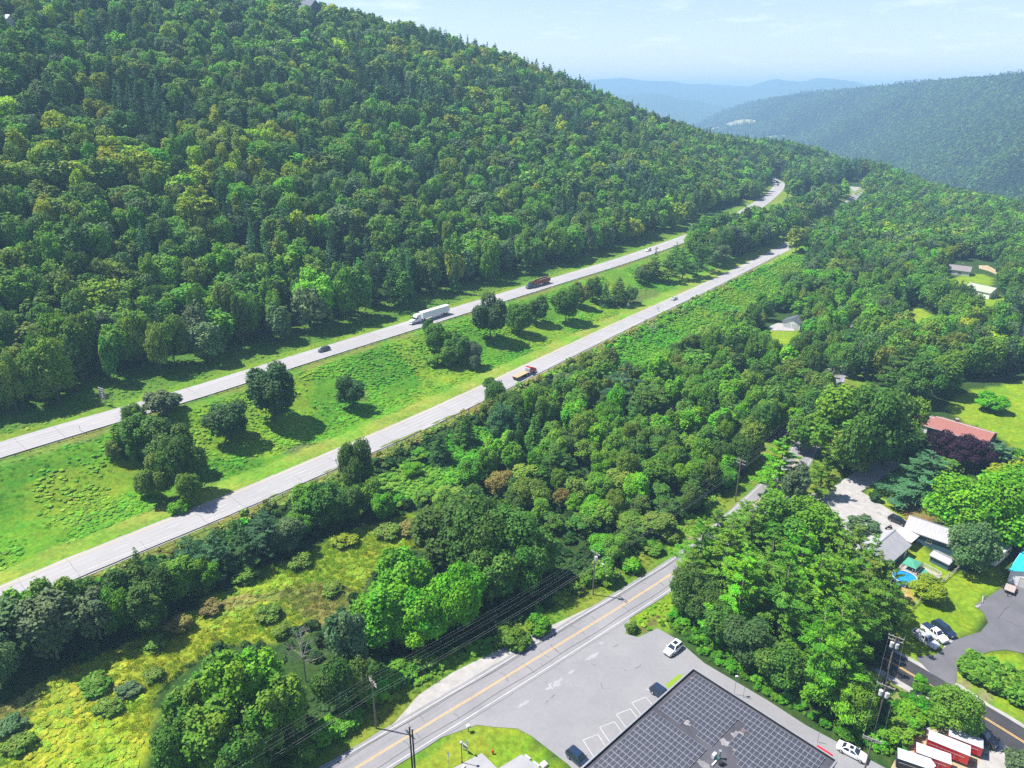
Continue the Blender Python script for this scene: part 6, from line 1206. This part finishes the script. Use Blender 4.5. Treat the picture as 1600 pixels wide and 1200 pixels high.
mb = MB(); mb.tube([(-.5, 0, .75), (0, 0, .85), (.45, 0, .95), (.55, 0, 1.1)], .13); mb.box((0, 0, .5), (.5, .25, .4)); mb.tube([(.45, 0, .95), (.72, 0, .33)], .05); mb.tube([(.5, -.35, 1.12), (.5, .35, 1.12)], .03); mb.build('body', M['trim'], t)
for x in (-.7, .72): mb = MB(); mb.cyl((x, -.06, .33), (x, .06, .33), .33, n=16); mb.build('wheel', M['tyre'], t)
p = P(1527, 949); t = empty('boulder', p, 0, 'white rocks and a bent reflector stake at the driveway corner', 'rock'); mb = MB(); mb.sphere((0, 0, .15), .55, 8, (1, .7, .5)); mb.sphere((.8, .5, .1), .35, 8, (1, .8, .5)); mb.build('boulder', M['concrete'], t, smooth=True)
p = P(1536, 938); t = empty('log_pile', p, .9, 'pale log post lying on the lawn edge beside the driveway', 'log'); mb = MB(); mb.cyl((-1.2, 0, .2), (1.2, .2, .25), .14, n=8); mb.cyl((.4, 0, 0), (.4, 0, 1.0), .09, n=8); mb.build('log', M['grey_wood'], t)
# grass island: lamp, signs, hydrant
p = P(722, 1192); t = empty('street_lamp', p, 0, 'black lamp post with a white globe on the grass island', 'lamp'); hh = above(p, 1160)
mb = MB(); mb.cyl((0, 0, 0), (0, 0, .5), .14, .09); mb.cyl((0, 0, .5), (0, 0, hh - .3), .07, .06); mb.build('pole', M['trim'], t, smooth=True); mb = MB(); mb.sphere((0, 0, hh), .26, 12); mb.build('globe', M['white_flat'], t, smooth=True); mb = MB(); mb.cyl((0, 0, hh - .36), (0, 0, hh - .2), .12, .2); mb.build('collar', M['trim'], t)
for (px, py), top, lab in (((731, 1178), 1160, 'blue parking sign behind the black lamp post'), ((702, 1206), 1178, 'blue parking sign nearest the pair of bare dark poles')):
    p = P(px, py); t = empty('parking_sign', p, R(-60), lab, 'sign', 'blue signs on the grass island'); hh = above(p, top)
    mb = MB(); mb.cyl((0, 0, 0), (0, 0, hh), .04, n=8); mb.build('pole', M['steel'], t); mb = MB(); mb.cyl((0, -.05, hh - .1), (0, -.02, hh - .1), .36, n=18); q = mb.build('sign_plate', mat('sign_blue', (.01, .12, .45), rough=.4), t); mb = MB(); mb.tube([(.02, -.065, hh + .06), (0, -.065, hh - .08), (.12, -.065, hh - .12), (.14, -.065, hh - .28)], .035, 5); mb.sphere((.02, -.065, hh + .12), .05, 6); mb.build('symbol', M['white_flat'], q)
p = P(727, 1174); t = empty('frame_sign', p, R(-40), 'white framed notice board beside the black lamp post', 'sign'); mb = MB(); mb.box((0, 0, 1.15), (1.3, .08, .9)); mb.build('board', M['white_flat'], t); mb = MB(); mb.box((.55, 0, .6), (.1, .1, 1.2)); mb.box((-.55, 0, .6), (.1, .1, 1.2)); mb.build('post', M['white_flat'], t); mb = MB(); mb.box((0, -.045, 1.1), (1.0, .02, .55)); mb.build('panel', M['grey_paint'], t)
p = P(732, 1143); t = empty('mailbox', p, .4, 'white mailbox at the tip of the grass island by the local road', 'mailbox'); mb = MB(); mb.cyl((0, 0, 0), (0, 0, 1.1), .07); mb.build('post', M['trim'], t); mb = MB(); mb.prism([(-.35, 1.05), (.35, 1.05), (.35, 1.35), (.2, 1.5), (-.2, 1.5), (-.35, 1.35)], -.28, .28); mb.build('box', M['white_flat'], t)
p = P(770, 1178); t = empty('fire_hydrant', p, 0, 'red fire hydrant alone on the grass island', 'hydrant'); mb = MB(); mb.cyl((0, 0, 0), (0, 0, .7), .16, n=12); mb.sphere((0, 0, .72), .18, 10); mb.cyl((-.28, 0, .5), (.28, 0, .5), .08, n=8); mb.build('body', M['red_paint'], t, smooth=True)
for (a, b), lab in ((((820, 1181), (829, 1187.5)), 'white parking block nearest the building on the island edge'), (((833, 1191), (843, 1199)), 'second white parking block along the concrete walk'), (((727, 1197), (722, 1202)), 'white parking block beside the black lamp post')):
    p, q = P(*a), P(*b); t = MB(); t.box((0, 0, .12), ((q - p).length, .35, .24), taper=.93); o = t.build('parking_block', M['white_flat']); o.location = (p + q) / 2; o.location.z += .05; o.rotation_euler = (0, 0, heading(p, q)); tag(o, lab, 'parking block', 'white parking blocks on the grass island')
p = P(850, 1196); o = MB(); o.box((0, 0, .25), (1.2, 1.2, .5), taper=.8); o = o.build('utility_box', M['white_flat'], bevel=.06); o.location = p; o.rotation_euler = (0, 0, .7); tag(o, 'white square cabinet beside the concrete walk', 'cabinet')
for (px, py), top, lab, hd_ in (((1147, 1085), 1057, 'thin pole with a white box behind the middle of the flat roof', True), ((1161, 1090), 1072, 'bare thin stake behind the middle of the flat roof', False), ((1277, 1160), 1143, 'thin stake behind the roof corner near the white sedan', False)):
    p = P(px, py); hh = above(p, top); t = empty('thin_pole', p, 0, lab, 'pole'); mb = MB(); mb.cyl((0, 0, 0), (0, 0, hh), .045, n=8); mb.build('pole', M['steel'], t)
    if hd_: mb = MB(); mb.box((0, 0, hh), (.5, .35, .3)); mb.build('lamp_head', M['white_flat'], t, bevel=.03)
for a, b in (((1010, 1100), (1010, 1100)),): pass
# hedge
hl = spline([P(*q)[:2] for q in [(1516, 1050), (1545, 1062), (1585, 1083), (1635, 1112)]], 2.4); t = empty('hedge', (hl[0][0], hl[0][1], 0), 0, 'thick rounded hedge along the dark road before the driveway lawn', 'hedge')
hpts = []
for i, q in enumerate(hl):
    for s in (-1.6, .2, 1.9):
        n_ = normals2(hl)[i]; parts = crown_round(900 + i * 3 + int(s), 3.6, 4.6, 10, 900, 'hex', .34, low=0, lobe=.46); v = parts[0] + np.array([q[0] + n_[0] * s - hl[0][0], q[1] + n_[1] * s - hl[0][1], zat(*q) - .2 + (.5 if abs(s) < 1 else 0)]); hpts.append((v, parts[1], parts[2], parts[3]))
o = link(bpy.data.objects.new('foliage', leaf_mesh('hedge_foliage', hpts, M['leaf'])), t); parr(o, np.array(WORDS['mid green']) * 1.1)
# dead trees
def dead(px, py, top, lab, seed, m='pale_bark'):
    p = P(px, py); h = above(p, top); t = empty('dead_tree', p, 0, lab, 'dead tree'); mb = MB(); rr_ = random.Random(seed); mb.tube([(0, 0, -.2), (.1, .1, h * .5), (.05, .25, h)], [.16, .11, .03], 7); mb.build('trunk', M[m], t, smooth=True); mb = MB()
    for k in range(34):
        z = h * rr_.uniform(.3, .97); a = rr_.uniform(0, 6.28); l = (h - z) * .45 + .9; b = Vector((.08, .12, z)); e_ = b + Vector((math.cos(a) * l, math.sin(a) * l, l * rr_.uniform(.4, 1))); mb.tube([b, e_], [.045, .012], 4)
        f_ = b.lerp(e_, .55); mb.tube([f_, f_ + Vector((rr_.uniform(-1, 1), rr_.uniform(-1, 1), rr_.uniform(.2, 1))) * l * .4], [.025, .008], 4)
    mb.build('branches', M[m], t)
dead(478, 1065, 980, 'bare grey dead tree among the green trees beside the meadow', 1); dead(1017, 532, 500, 'bare dead stem standing in the weeds below the lower guardrail', 2); dead(1150, 402, 352, 'pale bare tree in the median beyond the pines', 3)
# ------------------------------------------------------------------ guardrails
def guardrail(name, label, l, off, i0, i1):
    n = normals2(l); pts = [(l[i] + n[i] * off) for i in range(i0, i1)]; pts = [Vector((q[0], q[1], zat(*q))) for q in pts]; o = pts[len(pts) // 3].copy()
    t = empty(name, o, 0, label, 'guardrail', 'guardrails along the carriageways'); mb = MB(); prof = [(0, .45), (.07, .52), (0, .60), (.07, .68), (0, .76), (-.02, .76), (-.02, .45)]; rings = []
    for i, p in enumerate(pts): d = pts[min(i + 1, len(pts) - 1)] - pts[max(i - 1, 0)]; s = Vector((-d.y, d.x, 0)).normalized(); rings.append([p - o + s * (a * 1.0) + Vector((0, 0, z)) for a, z in prof])
    mb.loft(rings); mb.build('rail', M['rail'], t); S = 0; nxt = 0; far = []; cnt = 0
    for a, b in zip(pts, pts[1:]):
        d = (b - a); L_ = d.length
        while nxt < S + L_:
            p = a + d * ((nxt - S) / L_) - o; s = Vector((-d.y, d.x, 0)).normalized(); q = p - s * .12; nxt += 3.6; px_, py_, dd = proj(q + o)
            if not (-60 < px_ < 1660 and -50 < py_ < 1250): continue
            if cnt < 100: mb = MB(); mb.box((q.x, q.y, .34), (.16, .16, .95), rz=heading(a, b)); mb.build('post', M['rail_post'], t); t.children[-1].location.z = q.z; cnt += 1
            else: far.append((q, heading(a, b)))
        S += L_
    if far:
        mb = MB()
        for q, g in far: mb.box((q.x, q.y, q.z + .34), (.16, .16, .95), rz=g)
        mb.build('post', M['rail_post'], t)['kind'] = 'stuff'
M['steel'].node_tree
li = [i for i in range(len(low_l)) if np.hypot(*low_l[i]) > 60]
guardrail('guardrail', 'steel guardrail along the near shoulder of the lower carriageway', low_l, -5.95, 20, 245)
guardrail('guardrail', 'steel guardrail along the median side of the upper carriageway', up_l, -6.5, 20, 235)
# ------------------------------------------------------------------ signs beside the highway
p = P(163, 634); t = empty('highway_sign', p, AZ * -1 + R(90) + R(8), 'large grey highway sign seen from behind at the foot of the shaded hill', 'sign'); mb = MB()
for y in (-1.0, 1.0): mb.box((0, y, 2.6), (.16, .16, 5.6))
mb.build('post', M['steel'], t); mb = MB(); mb.box((.14, 0, 4.4), (.07, 3.2, 3.4)); q = mb.build('sign_panel', M['steel'], t); mb = MB()
for k in range(5): mb.box((.08, 0, 2.9 + k * .75), (.05, 3.1, .10))
mb.build('brace', M['insulator'], q)
def small_sign(px, py, lab, w, h, z, hw_=AZ):
    p = P(px, py); t = empty('road_sign', p, -hw_, lab, 'sign'); mb = MB(); mb.box((0, 0, (z + h) / 2), (.08, .08, z + h)); mb.build('post', M['steel'], t); mb = MB(); mb.box((0, -.07, z + h / 2), (w, .04, h)); mb.build('sign_plate', M['white_flat'], t, bevel=.01)
small_sign(981, 482, 'small white sign at the tree edge in the median', 1.4, 1.7, 1.2); small_sign(1028, 487, 'white square sign behind the lower guardrail', 1.3, 1.7, .9); small_sign(126, 674, 'thin white marker post beside the upper guardrail', .3, .9, 1.0)
# ------------------------------------------------------------------ utility poles and cables
HEADS = {}
def pole(key, px, py, top, label, arms=((.35, 1.2),), az=0., cans=(), lamp=None, h=None, pt=None, m='wood_pole', r=.15):
    p = pt if pt is not None else P(px, py); h = above(p, top) if h is None else h
    t = empty('utility_pole', p, az, label, 'utility pole', 'wooden utility poles'); mb = MB(); mb.cyl((0, 0, -.3), (0, 0, h), r * 1.15, r * .75, n=10); mb.build('pole', M[m], t, smooth=True); hd_ = []
    for dz, hl_ in arms:
        mb = MB(); mb.box((0, .16, h - dz), (hl_ * 2, .10, .13)); a = mb.build('crossarm', M['grey_wood'], t); mb = MB()
        for x in (-hl_ + .1, -hl_ * .4, hl_ * .4, hl_ - .1): mb.cyl((x, .16, h - dz + .06), (x, .16, h - dz + .3), .06, .045, n=7)
        mb.build('insulator', M['insulator'], a)
        if not hd_: hd_ = [Vector((x, .16, h - dz + .3)) for x in (-hl_ + .1, -hl_ * .4, hl_ * .4, hl_ - .1)]
        mb = MB(); mb.tube([(hl_ * .6, .18, h - dz - .03), (0, .2, h - dz - .7)], .03, 5); mb.tube([(-hl_ * .6, .18, h - dz - .03), (0, .2, h - dz - .7)], .03, 5); mb.build('brace', M['steel'], a)
    for x, y, dz in cans: mb = MB(); mb.cyl((x, y, h - dz - .55), (x, y, h - dz + .45), .33, n=12); mb.cyl((x, y, h - dz + .45), (x, y, h - dz + .62), .1, .07); mb.build('transformer', M['insulator'], t, smooth=True)
    if lamp: mb = MB(); mb.tube([(0, 0, h - 2.4), (lamp[0] * .5, lamp[1] * .5, h - 2.0), (lamp[0], lamp[1], h - 2.05)], .05); q = mb.build('lamp_arm', M['steel'], t); mb = MB(); mb.box((lamp[0] * 1.1, lamp[1] * 1.1, h - 2.08), (.6, .25, .14), rz=math.atan2(lamp[1], lamp[0])); mb.build('lamp_head', M['insulator'], q, bevel=.03)
    mt = Matrix.Translation(p) @ Matrix.Rotation(az, 4, 'Z'); HEADS[key] = [mt @ v for v in hd_] + [mt @ Vector((0, -.15, h - 2.9)), mt @ Vector((0, -.15, h - 3.5))]; return t
pA, pB = P(588, 1138), P(926.5, 929); raz = heading(pA, pB); xa = raz - math.pi / 2
pole('A', 588, 1138, 1063, 'utility pole on the roadside grass beside the widest gravel shoulder', ((.3, 1.25), (.85, 1.25)), xa); pole('B', 926.5, 929, 863, 'utility pole carrying a lamp arm and one transformer above the local road', ((.25, 1.25),), xa, ((.38, 0, 1.3),), (1.9, .3)); dAB = pB - pA
p0 = pA - dAB; p0.z = zat(p0.x, p0.y) if abs(p0.y) > 20 else 0; HEADS['Z'] = [v - dAB for v in HEADS['A']]
pole('C', 1149, 783, 718, 'utility pole with two crossarms rising out of the trees near the light green pine', ((.25, 1.35), (1.25, 1.35)), heading(pB, P(1149, 783)) - math.pi / 2); pole('D', 1281, 664, 612, 'utility pole with a crossarm in the gap between tall trees above the road bend', ((.3, 1.2),), heading(P(1149, 783), P(1281, 664)) - math.pi / 2); pole('E', 1333, 572, 543, 'farthest utility pole in the dark gap of the road cutting', ((.3, 1.7),), heading(P(1281, 664), P(1333, 572)) - math.pi / 2)
pole('F', 1380, 1076, 995, 'utility pole with pale transformers standing against the dark road', ((.2, 1.3), (1.0, 1.2)), R(-35), ((-.42, 0, 1.9), (.42, .1, 1.9))); pole('G', 1366, 1142, 1071, 'utility pole with a transformer on either side above the bright weeds', ((.25, 1.45),), R(-35), ((-.48, 0, 1.8), (.48, 0, 1.8)))
pole('H', 1346, 1222, 1155, 'utility pole with a pale crossarm beside the white sedan', ((.1, 1.4), (.45, 1.4)), R(-30)); pole('J', 1577, 546, 516, 'weathered utility pole in front of the shaded trees near the white house', ((.2, 1.1),), R(-20))
for (px, py), top, lab in (((646, 1222), 1135, 'taller of the two bare dark poles at the roadside'), ((650, 1224), 1139, 'shorter of the two bare dark poles at the roadside')): p = P(px, py); t = empty('bare_pole', p, 0, lab, 'pole', 'pair of bare dark poles'); hh = above(p, top); mb = MB(); mb.cyl((0, 0, -.3), (0, 0, hh), .16, .12, n=10); mb.build('pole', M['trim'], t, smooth=True); mb = MB(); mb.cyl((0, 0, hh - .02), (0, 0, hh + .08), .13, .10, n=10); mb.build('cap', M['steel'], t)
pole('Z', 0, 0, 0, 'utility pole of the same roadside row standing below the meadow trees', ((.3, 1.25),), xa, pt=Vector((p0.x, p0.y, 0)), h=above(pA, 1063))
def cables(keys, idx, label, grp, sag=.9, r=.022):
    pts = []
    for a, b in zip(keys, keys[1:]):
        p, q = HEADS[a][min(idx, len(HEADS[a]) - 1)], HEADS[b][min(idx, len(HEADS[b]) - 1)]
        for k in range(13): u = k / 12; pts.append(p.lerp(q, u) - Vector((0, 0, 4 * sag * u * (1 - u))))
    c = pts[0].copy(); mb = MB(); mb.tube([v - c for v in pts], r, 5); o = mb.build('power_cable', M['cable'], smooth=True); o.location = c; tag(o, label, 'power cable', grp)
for i, w_ in enumerate(('outermost power cable strung on the meadow side of the local road crossarms', 'second power cable from the meadow side along the local road poles', 'third power cable from the meadow side along the local road poles', 'power cable strung nearest the local road along its poles', 'upper thick phone cable along the local road poles below the crossarms', 'lowest thick phone cable along the local road poles')):
    cables(('Z', 'A', 'B', 'C', 'D', 'E'), i, w_, 'cables along the local road', .9, .007 if i < 4 else .011)
for i, w_ in ((0, 'power cable on the grove side between the three poles behind the building'), (3, 'power cable on the trailer side between the three poles behind the building'), (4, 'thick phone cable between the three poles behind the building')): cables(('F', 'G', 'H'), i, w_, 'cables between the poles behind the building', .6, .006)
# ------------------------------------------------------------------ every tree gets a description of its own
LMK = {}
for o in list(scene.objects):
    if o.parent is None and o.get('label') and o.get('category') in ('truck', 'car', 'pickup', 'house', 'garage', 'utility pole', 'sign', 'pool', 'camper', 'cabin', 'dead tree', 'mailbox', 'shed', 'deck'): LMK[o.name] = o
SHORT = [('white semi truck', 'white semi truck'), ('navy semi truck', 'truck with the rust brown trailer'), ('red cab truck', 'red cab truck'), ('dark grey car driving', 'dark grey highway car'), ('silver car driving', 'silver highway car'), ('white car on the upper', 'white highway car'), ('dark pickup nearest this', 'distant highway bend'), ('long low house', 'long red roofed house'), ('grey metal roofed house', 'grey house by the pool'), ('white garage with a bright', 'bright blue garage roof'), ('small white garage', 'small white garage in the woods'), ('pale house with a sage', 'sage green roofed house'), ('weathered grey roofed', 'weathered grey roofed house'), ('white house at the edge', 'white house at the wood edge'), ('large grey highway sign', 'large grey highway sign'), ('small white sign at', 'small white median sign'), ('white square sign', 'white square highway sign'), ('utility pole on the roadside', 'pole by the gravel shoulder'), ('utility pole carrying', 'pole with the lamp arm'), ('utility pole with two crossarms', 'pole with two crossarms'), ('utility pole with a crossarm in', 'pole above the road bend'), ('farthest utility', 'pole in the road cutting'), ('utility pole with pale', 'pole against the dark road'), ('weathered utility pole', 'weathered wooden pole'), ('white camper', 'white camper trailer'), ('dark gabled cabin', 'dark cabin on the crest'), ('pale roofed cabin', 'pale cabin on the hill'), ('bare grey dead tree', 'grey dead tree by the meadow'), ('bare dead stem', 'dead stem below the guardrail'), ('pale bare tree', 'pale bare median tree'), ('white car with a dark', 'white car in the parking lot'), ('round above', 'blue pool'), ('white sedan', 'white sedan'), ('silver pickup', 'silver pickup'), ('thin white marker', 'white marker post')]
lm = [(s, o.location.x, o.location.y) for o in LMK.values() for k, s in SHORT if o['label'].startswith(k)]
for T in THINGS:
    if T['label'] and T['kind'] in (BL, BI) and 'four bright green maples' in T['label']: pass
_on = 'first second third fourth fifth sixth seventh eighth ninth tenth eleventh twelfth thirteenth fourteenth fifteenth sixteenth seventeenth eighteenth nineteenth'.split()
ORD = ['nearest'] + [w + ' nearest' for w in _on[1:]] + ['%s nearest' % (w[:-1] + 'ieth' if k == 0 else w + ' ' + _on[k - 1]) for w in ('twenty', 'thirty', 'forty', 'fifty', 'sixty', 'seventy') for k in range(10)]
KW = {BL: 'broadleaf tree', BI: 'slender tree', PI: 'pine', SP: 'conical spruce', BU: 'bush'}
bins = {}
for T in THINGS:
    d = sorted((math.hypot(T['x'] - x_, T['y'] - y_), s) for s, x_, y_ in lm); T['lm'], T['d'] = d[0][1], d[0][0]
    T['size'] = '' if T['kind'] == BU else 'tall ' if T['h'] > (13 if T['kind'] in (BL, BI) else 15) else 'short '
    bins.setdefault((T['size'] + T['word'], T['kind'], T['lm']), []).append(T)
for (w_, k_, s_), ts in bins.items():
    for i, T in enumerate(sorted(ts, key=lambda q: q['d'])):
        T['auto'] = '%s %s, %s such to the %s' % (w_, KW[k_], ORD[i], s_)
for T in THINGS: tag(T['o'], T['label'] or T['auto'], 'bush' if T['kind'] == BU else 'tree', T['group'])
# ------------------------------------------------------------------ summer haze filling the valley air
hz, nt, out = node_mat('haze'); pv = nt.nodes.new('ShaderNodeVolumePrincipled'); pv.inputs['Color'].default_value = (.42, .71, 1, 1); pv.inputs['Density'].default_value = HAZE_D; pv.inputs['Anisotropy'].default_value = 0
nt.links.new(pv.outputs[0], out.inputs['Volume']); mb = MB(); mb.box((0, 5950, 55), (26000, 13900, 460)); o = mb.build('haze', hz); o['kind'] = 'stuff'; o['label'] = 'thin blue summer haze filling the valley air'
